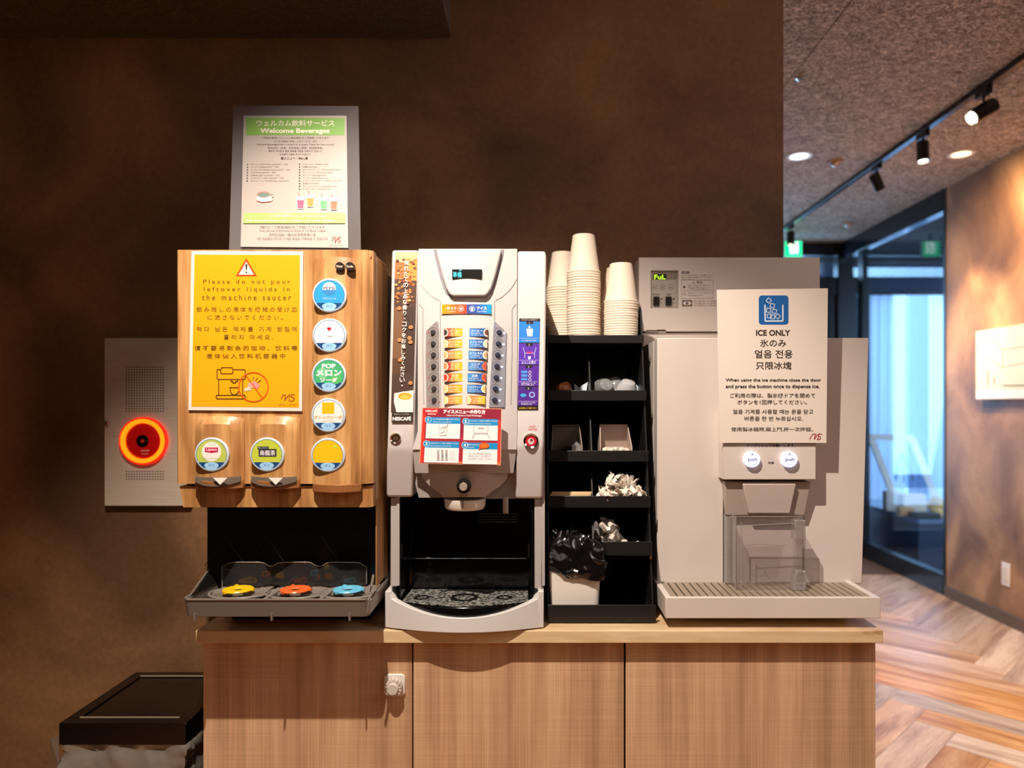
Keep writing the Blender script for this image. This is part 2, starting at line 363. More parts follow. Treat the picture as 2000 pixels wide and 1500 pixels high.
# the bright room beyond the partition
struct('wall_far_room', MB().box(3.0,6.2,7.35,7.45,2.46,ZC).box(3.0,3.28,7.35,7.45,0,2.46).box(6.05,6.2,4.0,7.45,0,ZC), mat('slate_wall',(70,80,100),.7))
struct('window_2', MB().box(3.28,6.0,7.33,7.42,2.42,2.47).box(3.28,3.33,7.33,7.42,0,2.42).box(4.46,4.52,7.33,7.42,0,2.42).box(3.28,6.0,7.33,7.42,0,.10), FRAME)
wn=bpy.data.objects['window_2']
build('window_glass', MB().box(3.33,6.0,7.37,7.38,.10,2.42), clear('door_glass'), wn)
# curtains: sheer and heavier folds
def curtain(x0,x1,y,z0,z1,waves,amp,m,label):
    mb=MB(); n=int(waves*10); vs=[]
    for i in range(n+1):
        x=x0+(x1-x0)*i/n; w=amp*math.sin(i/n*waves*2*math.pi)+amp*.3*math.sin(i*.37)
        vs+=[(x,y+w,z0),(x,y+w*.7,z1)]
    k=len(vs); vs+=[(a,b+.003,c) for a,b,c in vs]; fs=[]
    for i in range(n):
        fs+=[(2*i,2*i+2,2*i+3,2*i+1),(k+2*i,k+2*i+1,k+2*i+3,k+2*i+2),(2*i+1,2*i+3,k+2*i+3,k+2*i+1),(2*i,k+2*i,k+2*i+2,2*i+2)]
    mb.add(vs,fs); return tag(build('curtain',mb,m,loc=((x0+x1)/2,y,z0)),label,'curtain')
def cloth(name,c,tr):
    if name in _M: return _M[name]
    m=bpy.data.materials.new(name); m.use_nodes=True; N=m.node_tree.nodes; L=m.node_tree.links
    for n in list(N): N.remove(n)
    o=N.new('ShaderNodeOutputMaterial'); d=N.new('ShaderNodeBsdfDiffuse'); d.inputs[0].default_value=lin(c); t=N.new('ShaderNodeBsdfTranslucent'); t.inputs[0].default_value=lin(c)
    tp=N.new('ShaderNodeBsdfTransparent'); a=N.new('ShaderNodeMixShader'); a.inputs[0].default_value=.6; b=N.new('ShaderNodeMixShader'); b.inputs[0].default_value=tr
    L.new(d.outputs[0],a.inputs[1]); L.new(t.outputs[0],a.inputs[2]); L.new(a.outputs[0],b.inputs[1]); L.new(tp.outputs[0],b.inputs[2]); L.new(b.outputs[0],o.inputs[0]); _M[name]=m; return m
curtain(3.34,3.78,7.24,.06,2.42,5,.025,cloth('sheer',(235,240,245),.25),'sheer white curtain at left of the bright window behind the glass')
curtain(3.80,4.00,7.22,.06,2.42,3,.03,cloth('heavy',(150,170,200),.02),'narrow blue grey drape hanging between the two sheer curtains')
curtain(4.02,4.50,7.24,.06,2.42,5,.025,cloth('sheer',(235,240,245),.25),'sheer white curtain at right of the window behind the glass')
# display platform and its small things
pt=thing('display_platform','low slate blue display platform behind the glass partition','platform',(3.55,6.05,0))
build('platform_top',MB().box(3.0,4.4,5.55,6.75,.36,.395),mat('slate_top',(110,130,160),.15),pt,bevel=.004)
build('platform_body',MB().box(3.04,4.36,5.62,6.72,.0,.36),mat('slate_body',(40,52,74),.3),pt)
def bar(mb,p,q,Yp,Yq,w,m=None,flat=None):
    a=W(p[0],p[1],Yp); b=W(q[0],q[1],Yq); return mb.tube([a,b],w,6,m)
fr=thing('leaning_frame','empty white wooden frame leaning on the display platform behind the glass','frame',tuple(W(1760,985,6.0)))
for p,q in (((1698,853),(1781,856)),((1700,853),(1752,985)),((1781,856),(1832,985)),((1752,985),(1832,985))):
    a=W(p[0],p[1],6.18 if p[1]<900 else 6.0); b=W(q[0],q[1],6.18 if q[1]<900 else 6.0); d=(b-a).normalized(); n=d.cross(Vector((0,1,0))).normalized()*.026; y=Vector((0,.012,0))
    build('frame_bar',MB().hull([a+n-y,b+n-y,b-n-y,a-n-y],[a+n+y,b+n+y,b-n+y,a-n+y]),mat('white_wood',(225,222,215),.5),fr)
es=thing('miniature_easel','small black tripod easel inside the leaning white frame','easel',tuple(W(1765,940,6.1)))
for nm,p,q in (('leg',(1760,885),(1750,940)),('leg',(1762,885),(1785,940)),('leg',(1762,890),(1766,942)),('crossbar',(1748,917),(1778,916)),('leg',(1773,897),(1785,938)),('leg',(1751,900),(1748,935))):
    build(nm,MB().tube([W(p[0],p[1],6.1),W(q[0],q[1],6.1)],.005,6),BLACK,es)
def small(name,label,cat,px,py,Y,w,h,c,kind='box',rough=.6):
    b=W(px,py,Y); mb=MB()
    if kind=='box': mb.box(b.x-w/2,b.x+w/2,Y-w*.3,Y+w*.3,b.z,b.z+h)
    else: mb.lathe([(w*.32,0),(w*.48,h*.2),(w*.5,h*.5),(w*.42,h*.8),(w*.2,h*.97),(.0,h)],(b.x,Y,b.z),18)
    return tag(build(name,mb,mat('tone_'+name+str(px),c,rough),loc=tuple(b),bevel=.008 if kind=='box' else 0),label,cat)
PLT=.396
def onp(py_,Y): return PLT
for (nm,lb,ct,px,Y,w,h,c,k) in (
  ('cushion','cream cushion standing below the small black easel','cushion',1780,5.95,.20,.15,(230,215,190),'box'),
  ('cushion','pale grey cushion at the foot of the white frame','cushion',1742,6.0,.13,.17,(215,210,205),'box'),
  ('wooden_block','tan wooden block in front of the cream cushion','block',1768,5.72,.12,.07,(196,150,90),'box'),
  ('round_ornament','yellow round ornament with a blue band beside the cushion','ornament',1828,5.95,.13,.13,(226,180,90),'r'),
  ('round_ornament','low golden round ornament at the right platform end','ornament',1830,5.70,.11,.07,(236,190,110),'r'),
  ('log_ornament','dark log shaped ornament lying along the platform edge','ornament',1806,5.62,.20,.045,(38,30,30),'box'),
  ('pink_ornament','tiny pink ornament at the right front of the platform','ornament',1834,5.59,.035,.035,(220,90,130),'r')):
    x=wx(px,Y); small(nm,lb,ct,px,CY-(PLT-H)*-1*0+ (H-PLT)*F/Y,Y,w,h,c,k)
# outside ground and wall so that daylight meets something real
struct('trim_3', MB().box(-1,9,11,11.2,0,4.5), mat('pale_concrete',(150,170,190),.8))
# ================================================================ CEILING FITTINGS
XT=2.05; ZR=ZC-.028
rail=tag(build('track_rail', MB().box(XT-.017,XT+.017,1.2,6.2,ZR,ZC-.001), mat('rail_black',(30,36,44),.22), loc=(XT,3.7,ZC), bevel=.002),'long black lighting track running along the hall ceiling','track')
LENS=mat('lit_lens',(255,240,215),.3,emit=(255,236,200),es=9)
def spot(Y,d,label,Lr=.031,Ln=.105,on=True):
    t=thing('track_spotlight',label,'spotlight',(XT,Y,ZR),'spotlights on the hall track')
    build('adapter',MB().box(XT-.014,XT+.014,Y-.045,Y+.045,ZR-.03,ZR),BLACK,t,bevel=.002)
    build('stem',MB().lathe([(.006,-.075),(.006,-.03)],(XT,Y,ZR),8),BLACK,t)
    d=Vector(d).normalized(); c=Vector((XT,Y,ZR-.095)); M=Matrix.Translation(c)@d.to_track_quat('Z','Y').to_matrix().to_4x4()
    mb=MB().lathe([(.0,-Ln*.45),(Lr*.93,-Ln*.45),(Lr,-Ln*.40),(Lr,Ln*.55),(Lr*.88,Ln*.55),(Lr*.80,Ln*.46),(0,Ln*.46)],(0,0,0),24,cap=False).rot(M)
    build('lamp_head',mb,mat('spot_body',(26,27,28),.3),t)
    build('lens',MB().lathe([(0,Ln*.475),(Lr*.78,Ln*.475),(Lr*.78,Ln*.49),(0,Ln*.495)],(0,0,0),20,cap=False).rot(M),LENS,t)
    build('rim',MB().lathe([(Lr*.86,Ln*.54),(Lr*1.02,Ln*.54),(Lr*1.02,Ln*.57),(Lr*.86,Ln*.57),(Lr*.86,Ln*.54)],(0,0,0),24,cap=False).rot(M),CHROME,t)
spot(3.24,(-.85,-.10,-.52),'lit black track spotlight nearest the camera, aimed down to the left',.036,.125)
spot(3.75,(-.02,-.10,-1),'lit black track spotlight pointing straight down, second along the track')
spot(4.26,(.42,.15,-.72),'black track spotlight tilted toward the right wall, third along the track')
spot(5.70,(0,-.0,-1),'farthest small black track spotlight, seen before the green exit sign')
def downlight(px,py,label,c):
    Y=(ZC-H)*F/(CY-py); x=wx(px,Y); t=thing('downlight',label,'ceiling light',(x,Y,ZC))
    build('rim',MB().lathe([(.052,-.002),(.072,-.004),(.074,-.001),(.074,0)],(x,Y,ZC),28,cap=False),WHITE,t)
    build('diffuser',MB().lathe([(0,-.0015),(.060,-.0018),(.060,-.0005)],(x,Y,ZC),28,cap=False),mat('diffuser'+str(px),c,.4,emit=c,es=3.0),t)
downlight(1561,305,'round white recessed downlight left of the ceiling sensor',(235,240,255))
downlight(1877,301,'round warm yellow recessed downlight near the right wall',(255,226,170))
for px,py,lb in ((1630,316,'small round ceiling sensor right of the white downlight'),(1657,437,'small ceiling sensor near the far entrance')):
    Y=(ZC-H)*F/(CY-py); x=wx(px,Y); t=thing('ceiling_sensor',lb,'sensor',(x,Y,ZC))
    build('base',MB().lathe([(.0,-.008),(.045,-.008),(.05,-.001),(.05,0)],(x,Y,ZC),24,cap=False),mat('sensor_beige',(170,140,110),.4),t)
    build('dome',MB().lathe([(0,-.03),(.014,-.027),(.024,-.016),(.026,-.008)],(x,Y,ZC),18,cap=False),CHROME,t)
Y=(ZC-H)*F/(CY-152); x=wx(1560,Y)
tag(build('sprinkler',MB().lathe([(0,-.014),(.006,-.013),(.006,-.006),(.013,-.005),(.013,0)],(x,Y,ZC),14,cap=False),CHROME,loc=(x,Y,ZC)),'tiny chrome sprinkler head on the near ceiling board','sprinkler')
# exit sign
ex=thing('exit_sign','green and white lit exit sign hanging before the far door','sign',tuple(W(1549,487,6.08)))
a=W(1532,470,6.08); b=W(1567,502,6.08)
build('sign_box',MB().box(a.x,b.x,6.08,6.11,b.z,a.z),mat('sign_case',(210,220,215),.4),ex,bevel=.003)
build('hanger',MB().box((a.x+b.x)/2-.01,(a.x+b.x)/2+.01,6.085,6.105,a.z,ZC),BLACK,ex)
p=Print(6.08,ex); G=(0,190,120)
p.rect(1533,471,1566,501,(235,255,245),2.2); p.rect(1533,471,1543,501,G,2.5); p.rect(1559,471,1566,501,G,2.5); p.rect(1543,495,1559,501,G,2.5); p.rect(1543,471,1559,473,G,2.5)
p.disc(1553,477,2.2,G,es=2.5,n=10); p.line([(1552,480),(1550,487),(1554,491),(1552,494)],2.6,G,2.5); p.line([(1550,487),(1546,491)],2.2,G,2.5); p.line([(1552,481),(1556,484)],1.8,G,2.5)
p.done('pictogram')
# ================================================================ RIGHT WALL
art=thing('wall_artwork','pale line drawing on a thick board hung on the right wall','picture',(XR,4.0,1.55))
build('board',MB().box(XR-.045,XR-.0,3.45,4.395,1.332,1.752),mat('art_board',(236,226,208),.6),art,bevel=.002)
ab=MB(); AX=XR-.0455
def al(mb,pts,w,m=None):
    for (y0,z0),(y1,z1) in zip(pts[:-1],pts[1:]):
        d=math.hypot(y1-y0,z1-z0); ny,nz=-(z1-z0)/d*w,(y1-y0)/d*w
        mb.add([(AX,y0+ny,z0+nz),(AX,y1+ny,z1+nz),(AX,y1-ny,z1-nz),(AX,y0-ny,z0-nz)],[(0,1,2,3)],m)
gr=ink((120,110,100))
al(ab,[(4.37,1.70),(4.25,1.71),(4.14,1.62),(3.6,1.63)],.0025,gr); al(ab,[(4.37,1.64),(4.16,1.52),(3.6,1.55)],.002,gr); al(ab,[(4.14,1.62),(4.14,1.50)],.002,gr); al(ab,[(4.37,1.70),(4.37,1.62)],.002,gr)
for yy,h in ((4.28,.09),(4.22,.045),(3.9,.1)): al(ab,[(yy,1.42),(yy-.004,1.42+h*.6),(yy+.002,1.42+h)],.005,ink((60,60,56))); 
al(ab,[(4.14,1.41),(3.6,1.40)],.004,ink((110,120,70)))
ab.add([(AX-.0002,4.393,1.334),(AX-.0002,3.45,1.334),(AX-.0002,3.45,1.385),(AX-.0002,4.393,1.385)],[(0,1,2,3)],ink((248,242,236)))
build('line_drawing',ab,None,art,smooth=False)
sp=thing('wall_socket','small white socket plate low on the right wall','socket',(XR,4.175,.296))
build('plate',MB().box(XR-.008,XR,4.138,4.21,.228,.364),WHITE,sp,bevel=.003)
build('insert',MB().box(XR-.011,XR-.007,4.152,4.196,.25,.342),mat('socket_insert',(222,212,198),.4),sp,bevel=.002)
# ================================================================ COUNTER
ZT=.814; YF=1.518; YD=1.545
wt=tag(build('worktop', MB().box(-.7326,.745,YF,YW-.002,.787,ZT), TOPW, loc=(0,1.8,.787), bevel=.0015),'pale wood effect worktop running over the three cabinets','worktop')
def cabinet(x0,x1,label,body=True):
    t=thing('cabinet_unit',label,'cabinet',((x0+x1)/2,1.8,0),'cabinets under the worktop')
    build('carcass',MB().box(x0+.002,x1-.002,YD+.021,YW-.012,.07,.786),mat('carcass_brown',(70,48,34),.6),t)
    build('plinth',MB().box(x0+.002,x1-.002,YD+.05,YD+.07,0,.07),mat('carcass_brown'),t)
    build('door_panel',MB().box(x0,x1,YD,YD+.02,.06,.782),LINEN,t,bevel=.0008)
    return t
ca=cabinet(wx(397,YD),wx(804.5,YD),'left walnut cabinet with a white round child lock on its door')
cabinet(wx(807.5,YD),wx(1218.5,YD),'middle plain walnut cabinet below the white coffee machine')
cabinet(wx(1222.5,YD),wx(1710,YD),'right plain walnut cabinet below the ice machine')
# child lock on the left door: plate > knob
lp=build('child_lock',MB().pix([(750+6,1317),(786,1317),(791,1322),(791,1355),(786,1360),(756,1360),(750,1355),(750,1322)],YD-.006,YD),WHITE,ca,bevel=.002)
lp['label']='white square child lock with a ribbed round knob'
kx,kz=wx(768,YD-.02),wz(1344,YD-.02); kb=MB().lathe([(.0,-.030),(.011,-.030),(.0125,-.027),(.0125,-.019),(.016,-.018),(.0165,-.006)],(kx,YD,kz),28,'y')
for i in range(14):
    a=2*math.pi*i/14; kb.box(-.0022,.0022,-.024,-.007,.0125,.0185); k0=len(kb.v)-8; kb.rot(Matrix.Translation((kx,YD,kz))@Matrix.Rotation(a,4,'Y'),k0)
build('knob',kb,mat('milky_plastic',(214,204,194),.25),lp)
# ================================================================ WOODEN DRINK DISPENSER
YO=1.45; X0,X1=wx(345,YO),wx(727,YO)
dd=thing('drink_dispenser','oak faced cold drink dispenser with round drink buttons and a drip tray','drink dispenser',((X0+X1)/2,1.7,ZT))
build('housing',MB().box(X0+.003,X1-.004,1.575,1.98,.87,1.600),mat('dark_housing',(24,21,19),.35),dd,bevel=.004)
build('side_panel',MB().box(X1-.003,X1,1.492,1.60,.915,1.602),OAK,dd,bevel=.001); build('side_panel',MB().box(X0,X0+.003,1.492,1.60,1.09,1.602),OAK,dd,bevel=.001)
build('trim_strip',MB().box(X1-.004,X1+.0008,1.484,1.492,1.10,1.608),STEEL,dd)
# door: front face with the bevelled right edge
def L(py): return wz(py,YO)
dm=MB(); zt,zb=L(488),L(945)
out=[(X0,1.484),(X0,YO+.003),(X0+.003,YO),(X1-.011,YO),(X1,YO+.010),(X1,1.484)]
dm.hull([Vector((x,y,zb)) for x,y in out],[Vector((x,y,zt)) for x,y in out]); build('door_panel',dm,OAK,dd)
out=[(X0+.003,1.49),(X0+.003,YO+.006),(X1-.011,YO+.006),(X1-.002,YO+.014),(X1-.002,1.49)]
zl=L(992); dm=MB(); z2=L(950)
dm.hull([Vector((x+(.006 if x<-.5 else 0),y+.003,zl)) for x,y in out],[Vector((x,y,z2)) for x,y in out]); build('lower_panel',dm,OAK,dd)
build('top_cap',MB().box(X0,X1-.002,YO+.004,1.60,1.600,1.616),OAK,dd,bevel=.003)
for dx in (wx(361,YO),): build('screw_cap',MB().lathe([(.006,0),(.006,.004),(.003,.006),(0,.006)],(dx,1.50,1.616),12),CHROME,dd)
# three convex pads
def pad(xa,xb,yt,yb,B=.018):
    mb=MB(); n=14; rows=[]
    def dep(u): return .0035+B*(1-u*u)
    A=(xb-xa)/2*YO/F; mid=wx((xa+xb)/2,YO)
    zb_=L(yb); zt_=L(yt); nv=8; vs=[]
    for j in range(nv+1):
        v=j/nv
        for i in range(n+1):
            u=-1+2*i/n; zz_t=zt_-.006*u*u*1.0-.0; z=zz_t+(zb_-zz_t)*v
            ramp=min(1,(v*9)) if v<1 else 1; vs.append((mid+A*u,YO-dep(u)*(.35+.65*ramp),z))
    w=n+1; k=len(vs); vs+=[(a,YO+.002,c) for a,b,c in vs]; fs=[]
    for j in range(nv):
        for i in range(n): fs.append((j*w+i,(j+1)*w+i,(j+1)*w+i+1,j*w+i+1))
    for i in range(n): fs.append((i,i+1,i+1+k,i+k)); e=nv*w; fs.append((e+i+1,e+i,e+i+k,e+i+1+k))
    for j in range(nv): fs.append(((j+1)*w,j*w,j*w+k,(j+1)*w+k)); fs.append((j*w+n,(j+1)*w+n,(j+1)*w+n+k,j*w+n+k))
    mb.add(vs,fs); o=build('valve_cover',mb,OAK,dd)
    # visor below the pad: same oak, its shade put into a darker colour
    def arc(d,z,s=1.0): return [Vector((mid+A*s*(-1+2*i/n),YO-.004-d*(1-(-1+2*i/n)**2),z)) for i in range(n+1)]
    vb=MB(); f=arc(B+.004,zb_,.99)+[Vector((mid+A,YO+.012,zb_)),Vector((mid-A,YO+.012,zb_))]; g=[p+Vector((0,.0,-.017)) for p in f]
    vb.hull(g,f); build('visor',vb,mat('shaded_oak',(150,98,56),.45),dd,bevel=.0015); return o
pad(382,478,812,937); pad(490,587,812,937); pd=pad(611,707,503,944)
for cx in (430,538.5):
    # grey lever with white arrow
    mb=MB(); n=12; A=44*YO/F; mid=wx(cx,YO); zt_=L(930); f=[]
    for i in range(n+1):
        u=-1+2*i/n; f.append(Vector((mid+A*u,YO-.012-.019*(1-u*u),L(939)-.0085*(1-u*u))))
    f+= [Vector((mid+A*.99*(1-2*i/n),YO-.010-.017*(1-(1-2*i/n)**2),zt_)) for i in range(n+1)]
    g=[q+Vector((0,.010,0)) for q in f]; mb.hull(f,g); lv=build('lever',mb,mat('lever_grey',(116,104,92),.3,metal=.3),dd)
    q=Print(YO-.0315,lv); q.poly([(cx-14,933),(cx+14,933),(cx,947)],(246,240,230)); q.done('arrow')
# drink labels
def drink(cx,cy,face,kind,lit=0):
    YL=YO-.024; c=W(cx,cy,YL); r=33.5*YL/F
    o=build('drink_button',MB().lathe([(0,0),(r-.002,0),(r,.0015),(r,.006),(r-.003,.009),(r-.003,.024)],(c.x,YL,c.z),40,'y',cap=False),mat('button_rim',(205,222,238),.2,coat=.5),dd)
    q=Print(YL,o,.0002)
    q.disc(cx,cy,30,(24,66,120),n=40); q.disc(cx,cy,30,(150,205,240),a0=25,a1=155); q.disc(cx,cy,29.2,face,n=40)
    q.poly([(cx+29.4*math.cos(R(a)),cy+29.4*math.sin(R(a))) for a in range(30,151,6)],(24,70,126))
    q.disc(cx,cy+14.5,24.5,face,ry=5,a0=0,a1=360)if False else None
    q.poly([(cx+30*math.cos(R(a)),cy+30*math.sin(R(a))) for a in range(60,121,6)],(170,215,245))
    q.disc(cx,cy+21,14,(160,212,250),ry=6.5); q.text('押す',cx,cy+21,5.5,13,(70,130,190))
    if kind=='pepsi':
        q.disc(cx,cy-13,13,(240,246,250)); q.disc(cx,cy-13,13,(60,140,205),a0=10,a1=170); q.text('PEPSI',cx,cy-14,6,23,(40,60,110),.02); q.text('ペプシコーラ',cx,cy+6,4.5,26,(240,248,255))
    if kind=='heart':
        q.disc(cx-2,cy-13.5,2.4,(200,20,50),n=12); q.disc(cx+1.8,cy-13.5,2.4,(200,20,50),n=12); q.poly([(cx-4.2,cy-12.6),(cx+4,cy-12.6),(cx-.1,cy-8)],(200,20,50)); q.text('水  炭酸水',cx,cy+2,3.4,16,(150,165,180))
    if kind=='melon':
        q.disc(cx-12,cy-4,11,(120,205,150)); q.disc(cx+14,cy+6,11,(90,190,110)); q.text('POP',cx,cy-18,9,27,(246,250,250),.05); q.text('メロン',cx,cy-5,13,50,(246,250,250),.05); q.text('ソーダ',cx,cy+9,9,34,(246,250,250),.05)
    if kind=='osoda':
        q.rect(cx-12,cy-25,cx+12,cy-3,(250,190,20)); q.text('オレンジソーダ',cx,cy+4,7,54,(225,150,60),.03); q.text('ORANGE SODA',cx,cy+11,2.6,22,(190,160,120))
    if kind=='orange':
        q.disc(cx+14,cy-17,4,(200,225,70),ry=3); q.text('なっちゃん オレンジ',cx,cy+11,4.2,38,(250,230,120))
    if kind=='lipton':
        q.disc(cx,cy-6,19,(244,240,232)); q.poly([(cx-13,cy-14),(cx+13,cy-14),(cx+13,cy-5),(cx,cy-3),(cx-13,cy-5)],(200,20,80)); q.text('Lipton',cx,cy-9.5,6.5,21,(250,240,240),.02); q.text('リプトン アイスティー',cx,cy+8,4,36,(60,70,90))
    if kind=='oolong':
        q.rect(cx-18,cy-16,cx+4,cy-10,(50,50,60)); q.rect(cx-16,cy-11,cx+19,cy+4,(44,44,54)); q.text('サントリー',cx-7,cy-13,4,19,(230,230,235)); q.text('烏龍茶',cx+1.5,cy-3.5,10.5,31,(246,246,250),.010)
    q.done('label_picture','lettering'); return o
drink(643,577,(48,164,226),'pepsi'); drink(643,655,(228,236,246),'heart'); drink(642,733,(70,180,120),'melon'); drink(641,811,(244,242,238),'osoda'); drink(640,889,(252,196,20),'orange')
drink(413,888,(190,206,92),'lipton'); drink(521,888,(196,210,70),'oolong')
for cx,tx in ((663,'Water'),(683,'Soda')):
    c=W(cx,520,YO-.0225); r=8.3*1.43/F
    o=build('round_badge',MB().lathe([(0,0),(r,0),(r,.012)],(c.x,c.y,c.z),24,'y',cap=False),mat('badge_brown',(38,24,20),.4),dd); q=Print(YO-.0225,o); q.text(tx,cx,520,5,13,(220,205,190),.02); q.done()
# recessed dark back, drip tray with arms
bm=MB(); bm.box(X0+.012,X1-.018,1.560,1.574,.90,1.09); build('back_panel',bm,DARK,dd)
build('back_groove',MB().box(X0+.014,X1-.02,1.5585,1.5605,1.018,1.024),BLACK,dd)
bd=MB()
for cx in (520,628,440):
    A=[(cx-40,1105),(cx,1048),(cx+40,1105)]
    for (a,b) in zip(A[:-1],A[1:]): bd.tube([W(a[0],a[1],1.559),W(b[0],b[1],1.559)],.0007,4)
build('reflection_lines',bd,mat('reflection_tone',(44,42,38),.3),dd)  # diamond reflections on the gloss back, drawn as thin lighter tubes
TY=1.413; tz0,tz1=wz(1206,TY),wz(1172,TY); tx0,tx1=wx(356,TY),wx(722,TY)
tray=MB()
def rrect(x0,x1,y0,y1,r,z,n=4):
    pts=[]
    for cx,cy,a0 in ((x1-r,y1-r,0),(x0+r,y1-r,90),(x0+r,y0+r,180),(x1-r,y0+r,270)):
        for i in range(n+1): a=R(a0+90*i/n); pts.append(Vector((cx+r*math.cos(a),cy+r*math.sin(a),z)))
    return pts
def bowl(mb,o0,o1,th,floor,m=None):
    """open tray: outer loop bottom/top, wall thickness th (list of loops outer bottom, outer top, inner top, inner floor)"""
    L_=[o0,o1]; n=len(o0); c=sum(o1,Vector())/n
    def ins(loop,t,z): return [Vector((p.x-math.copysign(min(t,abs(p.x-c.x)),p.x-c.x),p.y-math.copysign(min(t,abs(p.y-c.y)),p.y-c.y),z)) for p in loop]
    L_+= [ins(o1,th,o1[0].z),ins(o0,th,floor)]; vs=[p for l in L_ for p in l]; fs=[tuple(range(n))[::-1]]
    for k in range(3): fs+=[(k*n+i,k*n+(i+1)%n,(k+1)*n+(i+1)%n,(k+1)*n+i) for i in range(n)]
    fs.append(tuple(3*n+i for i in range(n))); return mb.add(vs,fs,m)
bowl(tray,rrect(tx0+.004,tx1-.004,TY+.004,1.60,.012,tz0),rrect(tx0,tx1,TY,1.60,.012,tz1),.006,tz0+.006)
tr=build('drip_tray',tray,mat('tray_grey',(122,112,102),.32,metal=.2),dd,bevel=.001)
lipm=MB()
for a,b in ((0,0),): lipm.tube([(tx0,1.58,tz1+.001),(tx0,TY+.01,tz1+.001),(tx0+.01,TY,tz1+.001),(tx1-.01,TY,tz1+.001),(tx1,TY+.01,tz1+.001),(tx1,1.58,tz1+.001)],.0022,6)
build('tray_rim',lipm,mat('rim_grey',(150,140,130),.25,metal=.4),tr)
for px in (381,531,683): build('clip',MB().box(wx(px,TY)-.0016,wx(px,TY)+.0016,TY-.003,TY+.004,tz0-.006,tz0+.008),mat('rim_grey'),tr)
# sloping side cheeks behind the tray
sc_=MB()
for xx in (tx0+.004,): sc_.hull([Vector((xx,1.60,tz1)),Vector((xx,TY+.03,tz1)),Vector((X0+.014,1.575,wz(1105,1.575))),Vector((X0+.014,1.60,wz(1105,1.575)))],[Vector((xx+.004,1.60,tz1)),Vector((xx+.004,TY+.03,tz1)),Vector((X0+.018,1.575,wz(1105,1.575))),Vector((X0+.018,1.60,wz(1105,1.575)))])
build('side_cheek',sc_,DARK,dd)
sl=MB().tube([(tx0+.004,TY+.02,tz1+.002),(X0+.014,1.572,wz(1106,1.575)),(X0+.014,1.572,wz(1000,1.575))],.0018,6); build('edge_strip',sl,mat('rim_grey'),dd); sl=MB().tube([W(729,1124,1.46),W(725,1148,1.42),W(722,1172,1.408),W(717,1198,1.408)],.0028,6)
build('edge_strip',sl,mat('rim_grey'),dd)
# grate: frame of three cells with round cup rests and coloured rings
gz=tz1-.004; GR=mat('grate_grey',(134,126,118),.35)
for i,(cc,cx) in enumerate((((250,200,20),465),((240,110,50),577),((110,200,235),680))):
    gx=wx(cx,1.49); w=.060
    cell=MB(); yb_=1.585
    cell.tube([(gx+.062*math.cos(R(a)),1.497+.045*math.sin(R(a)),gz-.004) for a in range(0,361,15)],.003,6)
    cell.box(gx-.006,gx+.006,1.42,1.48,gz-.010,gz-.006).box(gx-.055,gx+.055,1.49,1.585,gz-.008,gz-.003)
    g=build('cup_rest',cell,GR,dd)
    ringm=MB().lathe([(.012,0),(.030,0),(.0315,.002),(.030,.004),(.014,.004),(.012,0)],(gx,1.490,gz+.003),28,cap=False)
    for k in range(3):
        a=2*math.pi*k/3+.5; ringm.box(-.0035,.0035,.026,.0345,.0,.005); k0=len(ringm.v)-8; ringm.rot(Matrix.Translation((gx,1.490,gz+.003))@Matrix.Rotation(a,4,'Z'),k0)
    o=build('ring_marker',ringm,mat('ring%d'%i,cc,.3,emit=cc,es=.0),dd); o['label']=('yellow','orange','light blue')[i]+' ring on the cup rest'
for px in (520,628): build('divider',MB().hull([wv for wv in (Vector((wx(px,1.45)-.004,1.42,gz)),Vector((wx(px,1.45)+.004,1.42,gz)),Vector((wx(px,1.45)+.014,1.585,gz)),Vector((wx(px,1.45)+.006,1.585,gz)))],[wv for wv in (Vector((wx(px,1.45)-.004,1.42,gz-.01)),Vector((wx(px,1.45)+.004,1.42,gz-.01)),Vector((wx(px,1.45)+.014,1.585,gz-.01)),Vector((wx(px,1.45)+.006,1.585,gz-.01)))]),GR,dd)
# clear smoked splash guard: scalloped wall and its wire edge
gp=[]; 
for px in range(434,719,6):
    u=(px-434)/284*3; f=u-int(min(u,2.999)); s=math.sin(math.pi*min(max((f-.0)/1,0),1)); gp.append((px,1103-5*min(1,s*1.5)+ (0 if .1<f<.9 else 3), 1.545-.018*min(1,s*1.3)))
gm=MB(); vs=[]
for px,py,Y in gp: vs+=[W(px,py,Y),Vector((wx(px,Y),Y,gz+.002))]
k=len(vs); vs+=[v+Vector((0,.002,0)) for v in vs]; fs=[]
for i in range(len(gp)-1): fs+=[(2*i,2*i+1,2*i+3,2*i+2),(k+2*i,k+2*i+2,k+2*i+3,k+2*i+1),(2*i,2*i+2,k+2*i+2,k+2*i)]
gm.add(vs,fs); sg=build('splash_guard',gm,clear('smoked_clear',(160,150,145),.05,.05,.03),dd)
build('guard_edge',MB().tube([W(gp[0][0],1150,gp[0][2])]+[W(*g) for g in gp]+[W(gp[-1][0],1140,gp[-1][2])],.0012,6),mat('clear_edge',(170,155,140),.2,metal=.3),sg)
build('foot',MB().box(X0+.05,X1-.04,1.60,1.92,ZT,.871),BLACK,dd)
